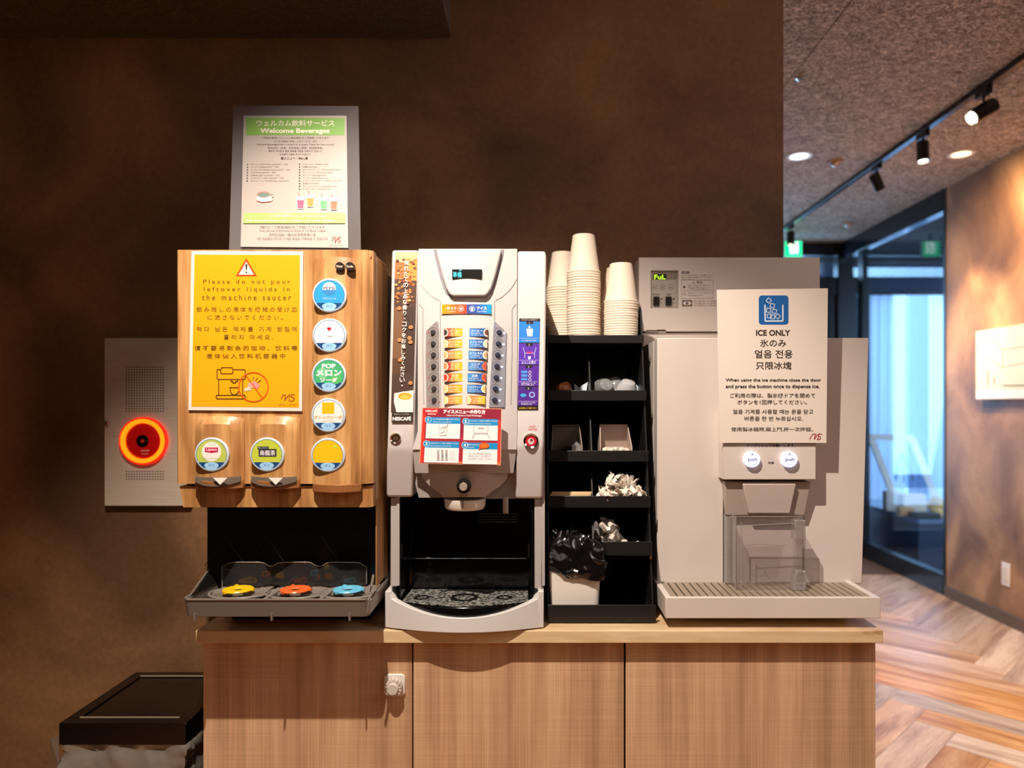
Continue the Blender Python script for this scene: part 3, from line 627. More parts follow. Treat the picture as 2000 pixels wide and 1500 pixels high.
# yellow notice
yn=tag(build('notice_sheet',sheet(MB(),[(374,490),(592,491),(590,803),(368,801)],lambda x,y:YO-.0042),PAPER,loc=tuple(W(480,802,YO-.004))),'yellow laminated notice with a warning triangle and a crossed out pouring cup','notice')
q=Print(YO-.0042,yn); Y_=(238,172,14); BR=(104,72,20)
q.poly([(380,497),(586,498),(584,796),(374,794)],Y_)
q.poly([(460,540),(502,540),(481,504)],(226,70,20)); q.poly([(466,536.5),(496,536.5),(481,511)],(246,234,214)); q.poly([(479,516),(483.5,516),(482,528),(480.5,528)],(40,30,30)); q.disc(481.2,532,1.8,(40,30,30),n=10)
for t,cx,cy,w in (('P l e a s e   d o   n o t   p o u r',482,551.5,170),('l e f t o v e r   l i q u i d s   i n',482,566,168),('t h e   m a c h i n e   s a u c e r',481.5,581,174)): q.text(t,cx,cy,11.2,w,BR,.012)
for t,cx,cy,w in (('飲 み 残 し の 液 体 を 機 械 の 受 け 皿',482,604.5,196),('に 流 さ な い で く だ さ い 。',479,620,147),('먹 다   남 은   액 체 를   기 계   받 침 에',482,643,195),('흘 리 지   마 세 요 .',485,658.5,96),('请 不 要 将 剩 余 的 咖 啡 、 饮 料 等',480.5,680,201),('液 体 倒 入 饮 料 机 容 器 中',480,695.5,154)): q.text(t,cx,cy,10.2,w,BR,.008)
LB=(96,58,16)
q.line([(424,722),(424,739),(426,741),(477,741),(479,739),(479,724),(477,722),(455,722),(453,718),(433,718),(431,722),(424,722)],1.8,LB); q.line([(431,722),(431,728),(433,730),(453,730),(455,728),(455,722)],1.8,LB)
q.line([(427,742),(427,772)],1.8,LB); q.line([(474,742),(474,772)],1.8,LB); q.line([(423,772),(478,772),(479,776),(477,779),(424,779),(422,776),(423,772)],1.8,LB)
q.line([(451,742),(451,745),(455,745),(455,748),(460,748),(460,745),(464,745),(464,742)],1.8,LB); q.line([(449,757),(467,757),(466,765),(461,771),(454,771),(450,765),(449,757)],1.8,LB)
q.disc(492,752,8,(214,176,150),ry=6); q.poly([(476,760),(486,754),(492,762),(478,764)],(226,210,190)); q.poly([(496,744),(508,752),(502,760),(490,752)],(228,150,150))
for a,b in (((494,742),(496,736)),((499,744),(503,738)),((503,747),(510,742))): q.line([a,b],1,LB)
q.ring(495,756,27.5,29.8,(226,96,20)); q.line([(480,733),(513,778)],2,(226,96,20))
q.line([(549,779),(553,771),(558,772),(556,782),(560,776),(566,770),(564,783)],1.1,(170,70,40)); q.line([(576,771),(570,770),(568,774),(575,778),(572,783),(566,783)],1.1,(170,70,40)); q.text('WELLSTAY',563,790,4.4,38,(196,140,20)); q.done()
# welcome sign in a clear stand behind, on top of the dispenser
SS=plane((455,206,1.63),(700,206,1.63),(575,487,1.56))
sh=thing('sign_stand','clear acrylic sign stand with a green headed drinks menu, atop the dispenser','sign',(wx(575,1.56),1.56,1.616))
fr_=MB(); sheet(fr_,[(456,206),(700,207),(705,502),(447,501)],lambda x,y:SS(x,y)+.004,.002)
build('acrylic_plate',fr_,clear('frosty_acrylic',(226,222,220),.08,.12,.16,(206,204,210)),sh)
pp=build('menu_sheet',sheet(MB(),[(476,226),(677,226),(680,484),(470,482)],SS,.0005),mat('menu_paper',(178,170,164),.4),sh)
q=Print(SS,pp); GN=(128,176,84)
q.poly([(481,230),(673,230),(673,264),(480,264)],GN); q.text('ウェルカム飲料サービス',577,240.5,12.5,152,(240,236,214),.012); q.text('Welcome Beverages',576,256.5,12,136,(240,236,214),.035)
TK=(92,72,66)
for t,cy,w in (('ご宿泊の皆様にウェルカム飲料(無料)をご用意致しております',269.5,130),('どうぞご自由にお召し上がりくださいませ',276,84),('Welcome Beverages(free) is available to all guests. Please feel free to enjoy!',282.5,152),('欢迎饮料（免费）供所有客人享用。請隨意享用。',289,108),('투숙객 여러분께 웰컴 음료를 무료로 제공하고 있습니다',295,105),('자유롭게 이용해 주시기 바랍니다.',301.5,62)): q.text(t,577,cy,4.2,w,TK)
q.text('■メニュー・Menu■',575,309,5.2,52,(60,46,42),.01)
for i,t in enumerate(('コーヒーラテ(Coffee Latte)(HOT・ICE)','コーヒー(Coffee)(HOT・ICE)','コーヒーモカ(Coffee Mocha)(HOT・ICE)','ココア(Cocoa)(HOT・ICE)','紅茶(Straight Tea)(HOT・ICE)','ミルクティー(Milk Tea)(HOT・ICE)','カフェインレス(Caffeineless Tea)(HOT)')):
    q.disc(483.5-i*.15,321+i*5.35,1.3,(60,46,42),n=8); w=(72,54,76,48,56,64,74)[i]; q.text(t,490+w/2,321+i*5.35,3.2,w,TK)
for i,t in enumerate(('ペプシコーラ(Pepsi Cola)','炭酸水(Soda)','ポップメロンソーダ(Pop Melon Soda)','オレンジソーダ(Orange Soda)','オレンジ(Orange Juice)','ウーロン茶(Oolong Tea)','リプトンアイスティー(Lipton Iced Tea)','お湯(Hot Water)','ダージリンティー(Darjeeling Tea)','セイロンティー(Ceylon Tea)')):
    q.disc(585,320.5+i*5.35,1.3,(60,46,42),n=8); w=(50,28,74,58,46,50,76,32,66,54)[i]; q.text(t,591+w/2,320.5+i*5.35,3.2,w,TK)
q.disc(517,390,16,(232,190,176),ry=5); q.disc(516,386,14.5,(246,240,232),ry=8); q.disc(515,380,13.5,(226,120,96),ry=6.2); q.disc(515,380.5,12,(110,130,122),ry=5); q.ring(531,382,2.5,4,(170,170,168)); q.line([(502,392),(512,395),(528,393)],1.4,(214,110,90))
for cx,cy,c in ((587,396,(200,84,120)),(606,392,(236,140,60)),(632,397,(96,170,110)),(652,398,(188,104,76))):
    q.poly([(cx-8.5,cy-11),(cx+8.5,cy-11),(cx+5.5,cy+12),(cx-5.5,cy+12)],(214,222,226)); q.poly([(cx-7,cy-5),(cx+7,cy-5),(cx+5,cy+11),(cx-5,cy+11)],c); q.rect(cx-9,cy-13,cx+9,cy-10,(200,206,214)); q.line([(cx-2,cy-11),(cx-4,cy-19)],1.1,(170,70,60))
q.poly([(476,416),(674,416),(674,436),(475,436)],(158,198,108)); q.text('ご利用時間(Hours of Operation)!!!',582,421.5,5.6,112,(236,240,214)); q.text('終日 Welcome Drink 15:00 - 11:00am : Last order 10:30am',566,430.5,5.2,174,(236,240,214))
for t,cy,w in (('1階ロビーで軽食(無料)をご利用いただけます',443,126),('You can eat Convenience food at 1st floor Lobby',450,130),('您可在酒店一楼大厅享用免费小食',457.5,92),('1층 로비에서 간단한 스낵을 무료로 이용하실 수 있습니다',465.5,138)): q.text(t,571,cy,5,w,(96,92,96))
q.line([(648,470),(652,462),(656,464),(654,473),(659,466),(663,462)],1,(190,60,70)); q.line([(666,463),(661,463),(660,467),(665,470),(660,474)],1,(190,60,70)); q.text('WELLSTAY',656,477.5,3,28,(190,160,160)); q.done()
build('foot_plate',MB().box(wx(447,1.56),wx(705,1.56),1.53,1.60,1.6165,1.6185),clear('frosty_acrylic'),sh)
# ================================================================ COFFEE MACHINE
def YS(px,py):
    Y=1.5
    for _ in range(3):
        z=wz(py,Y); Y=1.50+(.09*(z-1.21) if z>1.21 else .30*(1.21-z))
    return Y
def YC(px,py):
    u=(px-913)/100; return YS(px,py)-.034*max(0,1-u*u)
cm=thing('coffee_machine','tall white hot and iced coffee machine with a curved front and black cavity','coffee machine',(-.15,1.75,ZT))
build('cabinet',MB().box(-.300,.014,1.70,2.06,ZT+.02,1.61),mat('machine_side',(60,58,58),.4),cm,bevel=.004)
build('side_skin',MB().box(.012,.018,1.545,2.05,ZT+.09,1.60),SILV2,cm); build('side_skin',MB().box(-.306,-.300,1.545,2.05,ZT+.09,1.60),SILV2,cm)
def edge(rows,inner,outerR): pass
# left and right door pillars
rl=[(488,766,817),(500,765,817),(640,762,814),(800,758,810),(872,756,808),(884,755,808),(965,754,806),(971,756,805)]
rr=[(490,1011,1065),(500,1011,1067),(640,1010,1066),(800,1009,1064),(868,1008,1062),(880,1008,1061),(968,1006,1060),(974,1007,1058)]
build('door_pillar',MB().slab(rl,YS,1.60,2),SILVER,cm,bevel=.005,seg=3)
build('door_pillar',MB().slab(rr,YS,1.60,2),SILVER,cm,bevel=.005,seg=3)
build('top_cover',MB().box(-.300,.015,1.56,1.70,1.585,1.612),SILVER,cm)
# domed centre
rc=[(486,818,1010)]+[(y,816,1010) for y in range(500,880,38)]+[(878,806,1009)]
build('centre_panel',MB().slab(rc,YC,1.60,16),SILVER,cm,smooth=True)
lo=lambda x,y: YC(x,878)+.004+(y-878)*.0004
build('lower_apron',MB().slab([(878,806,1008),(884,807,1008),(922,810,1003),(924,811,1002)],lambda x,y:YC(x,878)+.003+(y-878)*.0002,1.60,16),SILV2,cm)
be=MB(); n=16
rows=[]
vs=[];
for j,(py,a,b) in enumerate([(922,822,993),(935,826,990),(950,840,976),(962,856,958),(971,866,948)]):
    rows.append((py,a,b))
build('belly',MB().slab(rows,lambda x,y:1.476+abs((x-907)/86)**2*.045+(y-922)*.0003,1.60,16),SILV2,cm)
build('side_apron',MB().slab([(918,806,850),(950,812,870),(972,818,872)],lambda x,y:1.535,1.60,3),GREY,cm); build('side_apron',MB().slab([(918,960,1007),(950,945,1007),(974,945,1007)],lambda x,y:1.535,1.60,3),GREY,cm)
nz=wz(968,1.51); c0=wx(906,1.51)
build('nozzle',MB().lathe([(.040,-.018),(.044,-.012),(.045,.004)],(c0,1.535,wz(980,1.51)),32),WHITE,cm)
build('nozzle_seam',MB().box(c0-.0006,c0+.0006,1.4895,1.493,wz(991,1.5),wz(972,1.5)),BLACK,cm)
build('hot_water_pipe',MB().lathe([(.0062,wz(1004,1.52)),(.0062,wz(972,1.52))],(wx(987,1.52),1.535,0),16),SILV2,cm)
build('stop_knob',MB().lathe([(.0088,0),(.0145,.001),(.0155,.012)],(wx(905,1.46),1.463,wz(951,1.46)),28,'y',cap=False,m=mat('knob_black',(28,24,22),.3)).lathe([(0,-.006),(.0075,-.006),(.0088,-.002),(.0088,.001)],(wx(905,1.46),1.463,wz(951,1.46)),20,'y',cap=False,m=mat('bright_metal',(206,190,168),.3,metal=.45)),None,cm)
q=Print(lambda x,y:1.476,cm); q.text('STOP',905,968,4.5,17,(110,30,24),.02); q.done()
# display hood: groove band and raised plate
def hood(s,t,b): return [(487,852-s,979+s),(500,854-s,977+s),(540,864-s,967+s),(562,871-s,960+s),(572,876-s,954+s),(578+t,884-s*.6,946+s*.6)]
build('hood_groove',MB().slab(hood(5,3,0),lambda x,y:YC(x,y)-.002,1.56,8),mat('groove_grey',(150,148,156),.35),cm)
build('display_hood',MB().slab(hood(0,0,0),lambda x,y:YC(x,y)-.012,1.56,8),SILVER,cm,bevel=.003)
dp=build('display',MB().slab([(526,883,941),(544,883,941)],lambda x,y:YC(912,535)-.0135,1.50,1),GLOSSB,cm)
q=Print(lambda x,y:YC(912,535)-.0135,dp); q.text('準備',893,536.5,11,17,(70,200,230),0,es=1.2); q.rect(897,527,901,529,(70,200,230),1); q.done()
# fine panel seams
sm=MB()
def seam(pts,m=None,dy=.0012,r=.0007): sm.tube([W(x,y,YC(x,y)-dy+.001) for x,y in pts],r,5,m)
for k in (1,-1):
    def X(x): return x if k==1 else 1826-x
    seam([(X(817),545),(X(822),555),(X(832),568),(X(845),580),(X(858),587)]); seam([(X(818),594),(X(826),603),(X(826),690),(X(828),790)]); seam([(X(860),588),(X(860),700),(X(861),796)])
seam([(862,616),(880,615),(913,614),(945,615),(962,617)])
build('panel_seam',sm,mat('seam_grey',(140,134,132),.4),cm)
def YB(x,y): return YC(x,y)-.003
for k,(pts) in enumerate(([(627,852,856),(646,832,857),(700,831,857),(796,833,858)],[(628,964,968),(650,963,990),(700,960,988),(796,955,986)])):
    o=build('button_strip',MB().slab(pts,YB,1.54,4),mat('strip_silver',(176,170,168),.3,metal=.3) if k==0 else mat('strip_silver_blue',(168,170,184),.3,metal=.3),cm,bevel=.0008)
    for i in range(7):
        cy=649+22*i; cx=846+i*.35 if k==0 else 975-i*1.5
        Yb=YC(cx,cy)-.004; b_=W(cx,cy,Yb)
        bt=build('select_button',MB().lathe([(0,-.0035),(.0045,-.0032),(.0058,-.0015),(.006,.002)],(b_.x,Yb,b_.z),18,'y',cap=False),mat('button_dark',(70,66,68),.25) if k==0 else mat('button_dark_blue',(56,60,78),.25),o)
    q=Print(YB,o,.0006)
    for i in range(7):
        cy=649+22*i; cx=846+i*.35 if k==0 else 975-i*1.5
        q.ring(cx,cy,9.2,9.9,(134,128,126),n=24)
        if k==1: q.disc(cx+10,cy+1.5,1.7,(170,205,255),n=10,es=7)
        else: q.line([(cx-8.5,cy-3),(cx-11,cy),(cx-8.5,cy+3)],.7,(200,90,80))
    q.done('printed_marks')
# drink label windows
hots=('コーヒー','カフェラテ','カフェモカ','ココア','紅茶','ミルクティー','ノーカフェイン')
hc=((230,70,50),(240,140,60),(236,120,60),(226,60,50),(230,80,50),(240,150,70),(240,140,60)); cup=((60,44,40),(240,200,150),(230,180,120),(210,140,90),(200,40,30),(246,206,140),(246,216,150))
cic=((110,40,40),(240,210,180),(220,160,110),(190,70,50),(220,60,30),(246,190,110))
for i,t in enumerate(hots):
    y=641+22*i
    for side in (0,1):
        x0,x1=(867,903) if side==0 else (917-i*.9,953-i*.9)
        cx_=(x0+x1)/2; f=lambda x,y,cx_=cx_: YC(cx_,y)-.0022
        o=build('drink_label',MB().slab([(y,x0,x1),(y+16.5,x0,x1)],f,YC(cx_,y)+.001,1),mat('label_frame',(120,80,60),.4),cm)
        q=Print(f,o,.0002)
        if side==0 or i==6:
            q.rect(x0+.4,y+.6,x1,y+16.2,(250,186,30)); q.rect(x0+.4,y+.6,x0+22,y+16.2,(244,150,50)); q.rect(x0+.4,y+.6,x0+14,y+16.2,hc[i])
            q.disc(x0+.5,y+8.4,8.3,(250,232,204),a0=-90,a1=90); q.disc(x0+.5,y+8.4,6.3,cup[i],a0=-90,a1=90); tx=(252,244,226)
            q.text(t,x0+22,y+5,4.6,min(24,6*len(t)),tx,.02); q.text('HOT DRINK',x0+21,y+10,2.1,17,tx); q.text('热饮  핫 음료',x0+22,y+13.4,2.2,22,tx)
        else:
            q.rect(x0,y+.6,x1-.4,y+16.2,(38,100,178)); q.rect(x0,y+.6,x0+14,y+16.2,(60,140,210))
            q.disc(x1-.5,y+8.4,8.3,(220,110,70) if i in(3,4) else (250,232,204),a0=90,a1=270); q.disc(x1-.5,y+8.4,6,cic[i],a0=90,a1=270); tx=(230,244,252)
            q.text(t,x0+14,y+5,4.8,min(24,6*len(t)),tx,.02); q.text('ICED DRINK',x0+12,y+10,2.2,19,tx); q.text('冷饮  아이스 음료',x0+14,y+13.4,2.2,24,tx)
        q.done('label_picture')
f=lambda x,y:YC(912,y)-.0015+abs((x-912)/100)**2*.03
o=build('mode_header',MB().slab([(594,863,960),(613,863,960)],f,1.53,8),WHITE,cm); q=Print(f,o,.0003)
n_=12
for i in range(n_):
    a=863+97*i/n_; b=863+97*(i+1)/n_; c=[(245,160,20),(245,145,22),(240,125,28),(236,100,34),(232,84,36),(222,70,40),(52,70,150),(44,76,160),(40,90,175),(38,110,195),(36,140,215),(34,160,225)][i]; q.rect(a,594.3,b,613,c)
q.text('ホット',882,602,6.5,20,(250,244,232),.04); q.text('アイス',941,602,7,20,(240,248,255),.04); q.text('HOT DRINKS',882,608.5,2.4,17,(250,240,220)); q.text('COLD DRINKS',941,608.5,2.4,19,(240,248,255))
q.ring(900,603,5,5.7,(250,236,220),n=20); q.poly([(897,601),(904,601),(902,606),(899,606)],(250,240,230)); q.ring(922,603,5,5.7,(220,236,250),n=20); q.poly([(919,600),(925,600),(924,607),(920,607)],(240,248,255)); q.done('label_picture')
# long coffee sticker on the left pillar
f=lambda x,y:YS(x,y)-.0006
st=build('coffee_sticker',MB().slab([(492,772,815),(640,768,811),(824,763,806)],f,1.55,1),mat('sticker_paper',(228,220,210),.35,coat=.4),cm); st['label']='tall brown sticker with coffee beans, a full cup and white vertical lettering'
q=Print(f,st,.0003)
def sx(y,u): return 772-(y-492)*.027+u*43
def strip(y0,y1,c,u0=0,u1=1): q.poly([(sx(y0,u0),y0),(sx(y0,u1),y0),(sx(y1,u1),y1),(sx(y1,u0),y1)],c)
strip(492,805,(92,62,40)); strip(492,512,(240,200,140)); strip(505,548,(220,150,60),.45,1); strip(512,545,(170,110,52),0,.5); strip(548,600,(80,52,36)); strip(600,700,(122,86,58),0,.42); strip(600,805,(66,48,38),.5,1); strip(730,805,(76,56,46),0,1)
rnd=random.Random(3)
for _ in range(70):
    yy=rnd.uniform(505,592); u=rnd.uniform(.06,.94); c=rnd.choice([(196,112,44),(150,78,34),(214,142,76),(110,56,30),(230,180,120)]); q.disc(sx(yy,u),yy,rnd.uniform(2,3.6),c,ry=rnd.uniform(1.6,2.8),n=8)
for u,yy in ((.25,602),(.8,639),(.75,660),(.8,668),(.3,664),(.35,703),(.85,748)): q.disc(sx(yy,u),yy,4.4,(206,140,84),ry=3.8,n=12); q.line([(sx(yy,u)-3,yy-1),(sx(yy,u)+3,yy+1)],.7,(130,70,36))
for i,ch in enumerate('淹れたての上品な香り、コクをお楽しみください。'):
    yy=513+i*10.9; q.text(ch,sx(yy,.5)-i*.10+1,yy,9.0 if ch not in '、。' else 3.2,None,(250,246,240),.010)
yy=772; q.poly([(sx(760,.12),768),(sx(760,1),762),(sx(800,1),806),(sx(800,.25),806),(sx(800,.13),785)],(240,232,226)); q.disc(sx(772,.62),774,16,(250,246,240),ry=9.5) ; q.disc(sx(772,.62),774,13.8,(228,170,50),ry=7.2); q.disc(sx(772,.62),776,9,(240,196,90),ry=3.6)
strip(805,824,(44,36,32),.04,1); q.text('NESCAFÉ',sx(815,.5),817,9,36,(250,246,242),.04); q.text('ネスカフェ アンバサダー',sx(809,.5),809,3.6,32,(220,210,200)); q.done()
# instruction sticker on the right pillar
st=build('steps_sticker',MB().slab([(623,1014,1055),(800,1011,1051)],f,1.55,1),mat('sticker_dark',(40,30,60),.35,coat=.4),cm); st['label']='narrow blue and purple four step picture sticker'
q=Print(f,st,.0003)
def rx(y,u): return 1014.3-(y-623)*.019+u*40
def st4(y0,y1,c,u0=0,u1=1): q.poly([(rx(y0,u0),y0),(rx(y0,u1),y0),(rx(y1,u1),y1),(rx(y1,u0),y1)],c)
st4(622,627,(40,24,28)); q.text('アイスドリンクの作り方',rx(625,.5),624.8,3,30,(240,230,230))
for k,(y0,y1,c) in enumerate(((628,669,(30,130,220)),(671,712,(88,44,178)),(714,754,(84,36,160)),(756,792,(78,30,140)))):
    st4(y0,y1,c); st4(y0,y0+5,(30,20,30),.34,.68); q.text(str(k+1),rx(y0,.5),y0+2.6,3.6,None,(240,240,250)); q.line([(rx(y1,.04),y1-8.5),(rx(y1,.96),y1-8.5)],.6,(200,190,240)); q.text(('カップに氷を入れてください','トレーに置き\nボタンを押す','お好みのメニューの\nボタンを押します','コールドドリンクの\nできあがりです')[k],rx(y1,.5),y1-4,3.2 if k==0 else 6,28,(236,236,250),.01)
q.poly([(1028,642),(1041,642),(1040,657),(1030,657)],(226,244,252)); q.disc(1034,639,2.4,(200,232,250),n=10)
q.line([(1022,679),(1025,690),(1044,690),(1047,679)],1.2,(190,190,240)); q.line([(1025,690),(1025,699)],1.2,(190,190,240)); q.line([(1044,690),(1044,699)],1.2,(190,190,240)); q.rect(1029,687,1040,690,(220,60,120)); q.poly([(1031,696),(1037,696),(1036,702),(1032,702)],(240,240,250))
for i in range(3): q.rect(1018,724+i*7,1030,729+i*7,(80,150,230)); q.ring(1035,727+i*7,2,3,(210,210,245),n=14)
q.disc(1022,772,6,(60,160,225),ry=3.6); q.ring(1039,771,3.4,6,(150,170,235),n=20)
st4(794,800,(40,28,24)); q.text('▲ お取扱いにご注意ください',rx(797,.5),797,3,34,(250,210,40),.01); q.done()
# lock and hot water button
def dial(name,px,py,r,m1,m2,lb=None):
    Y=YS(px,py); c=W(px,py,Y)
    o=build(name,MB().lathe([(r*.72,-.003),(r*.95,-.005),(r,-.003),(r,.002)],(c.x,Y,c.z),28,'y',cap=False,m=m1).lathe([(0,-.001),(r*.74,-.001)],(c.x,Y-.0005,c.z),24,'y',cap=False,m=m2),None,cm)
    return o
o=dial('key_lock',773,856,.0118,CHROME,mat('brass_dark',(120,96,66),.3,metal=.8)); q=Print(lambda x,y:YS(773,856)-.002,o); q.disc(773,856,4.2,(92,76,58)); q.rect(772.2,853,773.8,859,(20,18,16)); q.done('keyhole')
o=dial('hot_water_button',1037,861,.0165,CHROME,mat('clear_red',(206,40,60),.15,coat=.6)); q=Print(lambda x,y:YS(1037,861)-.002,o); q.disc(1037,862,6,(226,200,196)); q.disc(1038,860,3,(110,70,70)); q.done('button_face')
q=Print(lambda x,y:YS(x,y),cm,.0008); q.text('HOT',1040,833,4,12,(214,50,40)); q.text('WATER',1040,838.5,4,18,(214,50,40)); q.done()
for a,b in ((542,568),(616,640),(650,690)): build('vent_slot',MB().box(.0175,.019,1.556,1.568,wz(b,1.55),wz(a,1.55)),BLACK,cm)
# cavity
build('side_post',MB().pix([(763,972),(777,972),(777,1146),(762,1146)],1.548,1.66),SILV2,cm,bevel=.002)
build('side_post',MB().pix([(1044,974),(1060,974),(1058,1152),(1044,1150)],1.548,1.66),SILV2,cm,bevel=.002)
cb=MB().box(-.29,.012,1.655,1.70,.865,1.10); build('cavity_back',cb,GLOSSB,cm)
cs=MB().box(wx(777,1.56),wx(777,1.56)+.008,1.552,1.66,.87,1.10)
build('cavity_side',cs,GLOSSB,cm,bevel=.001); build('cavity_side',MB().box(wx(1044,1.56)-.008,wx(1044,1.56),1.552,1.66,.87,1.10),GLOSSB,cm,bevel=.001); build('cavity_roof',MB().box(-.29,.012,1.60,1.70,1.098,1.104),GLOSSB,cm)
for i in range(15): build('cavity_slat',MB().box(wx(800,1.65),wx(1030,1.65),1.649,1.655,1.06-i*.0085,1.0635-i*.0085),GLOSSB,cm)
build('cavity_rail',MB().tube([W(785,1062,1.56),W(785,1088,1.56),W(788,1090,1.64),W(1028,1090,1.64),W(1033,1088,1.56),W(1033,1062,1.56)],.0016,6),mat('rail_dark_steel',(70,70,72),.2,metal=.8),cm)
vg=MB()
for i in range(4): vg.box(wx(934,1.64),wx(1011,1.64),1.643,1.648,wz(1004+i*5.2,1.64)-.0016,wz(1004+i*5.2,1.64))
build('vent_grille',vg,mat('vent_grey',(88,86,84),.3),cm)
# base: curved white bumper, black well, steel drip plate with three rings
BX0,BX1=wx(752,1.53),wx(1062,1.53); bc=(BX0+BX1)/2; bh=(BX1-BX0)/2; n=24; bz=ZT+.003
def by(u): return 1.532-.040*(1-u*u)
vs=[]
for i in range(n+1):
    u=-1+2*i/n; x=bc+bh*u; top=.848+(.052 if abs(u)>.93 else .052*(abs(u)/.93)**2.0*.62); 
    xt=bc+(bh-(.008 if abs(u)>.93 else 0))*u
    vs+=[Vector((x,by(u),bz)),Vector((x if abs(u)<1 else xt,by(u)+.003,top)),Vector((bc+bh*.93*u,by(u)+.016,top-.002)),Vector((bc+bh*.93*u,by(u)+.016,bz))]
fs=[]
for i in range(n):
    k=4*i
    for a in range(4): fs.append((k+a,k+4+a,k+4+(a+1)%4,k+(a+1)%4))
fs+= [(0,1,2,3),(4*n+3,4*n+2,4*n+1,4*n)]
base=MB().add(vs,fs); base.box(BX0,BX0+.012,1.530,1.68,bz,.895).box(BX1-.012,BX1,1.530,1.68,bz,.895)
build('base_bumper',base,SILVER,cm,bevel=.0015)
wl=[]; 
for i in range(n+1): u=-1+2*i/n; wl.append((bc+bh*.925*u,by(u)+.013))
wf=[Vector((x,y,bz+.002)) for x,y in wl]+[Vector((BX1-.014,1.70,bz+.002)),Vector((BX0+.014,1.70,bz+.002))]
wm=MB(); tp=[Vector((p.x*1.0,p.y+.004,.866)) for p in wf]; wm.hull(wf,tp); build('drip_well',wm,GLOSSB,cm,bevel=.002)
build('well_cheek',MB().hull([Vector((BX0+.012,1.55,.86)),Vector((BX0+.012,1.65,.86)),Vector((BX0+.012,1.65,.905)),Vector((BX0+.012,1.54,.895))],[Vector((BX0+.03,1.55,.86)),Vector((BX0+.03,1.65,.86)),Vector((BX0+.022,1.65,.905)),Vector((BX0+.02,1.54,.895))]),BLACK,cm); build('well_cheek',MB().hull([Vector((BX1-.012,1.55,.86)),Vector((BX1-.012,1.65,.86)),Vector((BX1-.012,1.65,.905)),Vector((BX1-.012,1.54,.895))],[Vector((BX1-.03,1.55,.86)),Vector((BX1-.03,1.65,.86)),Vector((BX1-.022,1.65,.905)),Vector((BX1-.02,1.54,.895))]),BLACK,cm)
pl=[]
for i in range(n+1): u=-1+2*i/n; pl.append(Vector((bc+(bh-.034)*u,1.552-.040*(1-u*u),.8675)))
pl+= [Vector((bc+bh-.036,1.648,.8675)),Vector((bc-bh+.036,1.648,.8675))]
SPK=noisy('wet_speckled_steel',[(.36,(40,42,42)),(.48,(140,142,138)),(.62,(230,230,222))],(1,1,1),150,4,.28,metal=.6)
dpz=build('drip_plate',MB().hull(pl,[p+Vector((0,0,.002)) for p in pl]),SPK,cm)
for cx,r in ((824,.016),(907,.030),(985,.016)):
    Y=1.575; rm=MB().lathe([(r*.72,0),(r,0),(r,.0012),(r*.72,.0012),(r*.72,0)],(wx(cx,Y),Y,.8696),28,cap=False)
    for k in range(12):
        a=2*math.pi*k/12; rm.box(-.002,.002,r*.95,r*1.12,0,.0012); k0=len(rm.v)-8; rm.rot(Matrix.Translation((wx(cx,Y),Y,.8696))@Matrix.Rotation(a,4,'Z'),k0)
    build('cup_ring',rm,BLACK,dpz)
build('foot',MB().box(-.28,0,1.56,1.62,ZT,bz+.001).box(-.28,0,1.95,2.0,ZT,ZT+.021),BLACK,cm)
# red card, slightly tilted, in front of the panel
CS=plane((825,796,1.452),(980,798,1.455),(818,904,1.446))
cd=tag(build('instruction_card',sheet(MB(),[(825,796),(980,798),(978,909),(819,905)],CS,.0016),mat('card_edge',(250,170,140),.3,coat=.5),loc=tuple(W(900,905,1.45))),'red instruction card with four blue headed boxes on the coffee machine','card')
q=Print(CS,cd,.0003)
def cp(u,v): 
    a=(825-6*v)+(155+4*v)*u; return (a,796+2*u+(109+1*u)*v)
def cq(u0,v0,u1,v1,c): q.poly([cp(u0,v0),cp(u1,v0),cp(u1,v1),cp(u0,v1)],c)
cq(.008,.01,.992,.99,(150,36,60)); cq(.008,.5,.992,.985,(176,44,60)); cq(.008,.12,.045,.985,(222,60,44)); cq(.955,.2,.992,.985,(216,66,52)); cq(.2,.955,.992,.985,(236,130,60)); cq(.008,.01,.2,.13,(200,40,50))
def ct(t,u,v,h,w,c=(250,240,240),b=.02): a=cp(u,v); q.text(t,a[0],a[1],h,w,c,b,skew=.012)
ct('NESCAFÉ',.115,.055,5,23,(250,225,220),.04); ct('Alegria',.12,.115,4,16); ct('アイスメニューの作り方',.53,.065,8.6,82,(255,250,250),.06); ct('How to Prepare a Cold Beverage',.53,.135,4,68,(255,240,240),.03)
for k,(u0,v0) in enumerate(((.06,.17),(.53,.19),(.055,.60),(.53,.615))):
    u1=u0+.425; v1=v0+.38
    cq(u0,v0,u1,v1,(246,244,244)); cq(u0,v0,u1,v0+.115,(30,150,215)); a=cp(u0+.02,v0+.045); q.disc(a[0],a[1],6.4,(226,242,250)); q.disc(a[0],a[1],5.6,(40,150,205)); q.text(str(k+1),a[0],a[1],6.5,None,(250,250,250),.04)
    ct(('カップに氷をお好みの量を入れてください','アイスメニューのボタンを押してください','お好みのメニューボタンを押してください','出来上がり')[k],u0+(.245 if k<3 else .12),v0+.035,3,(52,56,54,22)[k]); ct(('Fill a paper cup with ice.','Place the cup and press the button.','Press the button you would like.','Enjoy!')[k],u0+(.2 if k<3 else .1),v0+.085,2.2,(36,44,42,12)[k])
gl=(200,190,188)
a=cp(.27,.40); q.line([(a[0]-8,a[1]-11),(a[0]-6,a[1]+10),(a[0]+6,a[1]+10),(a[0]+9,a[1]-11)],1,gl); q.line([(a[0]-5,a[1]-4),(a[0]+4,a[1]-7),(a[0]+2,a[1]+3),(a[0]-4,a[1]+5)],1,gl); q.line([(a[0]+5,a[1]-6),(a[0]+11,a[1]-14)],1,gl)
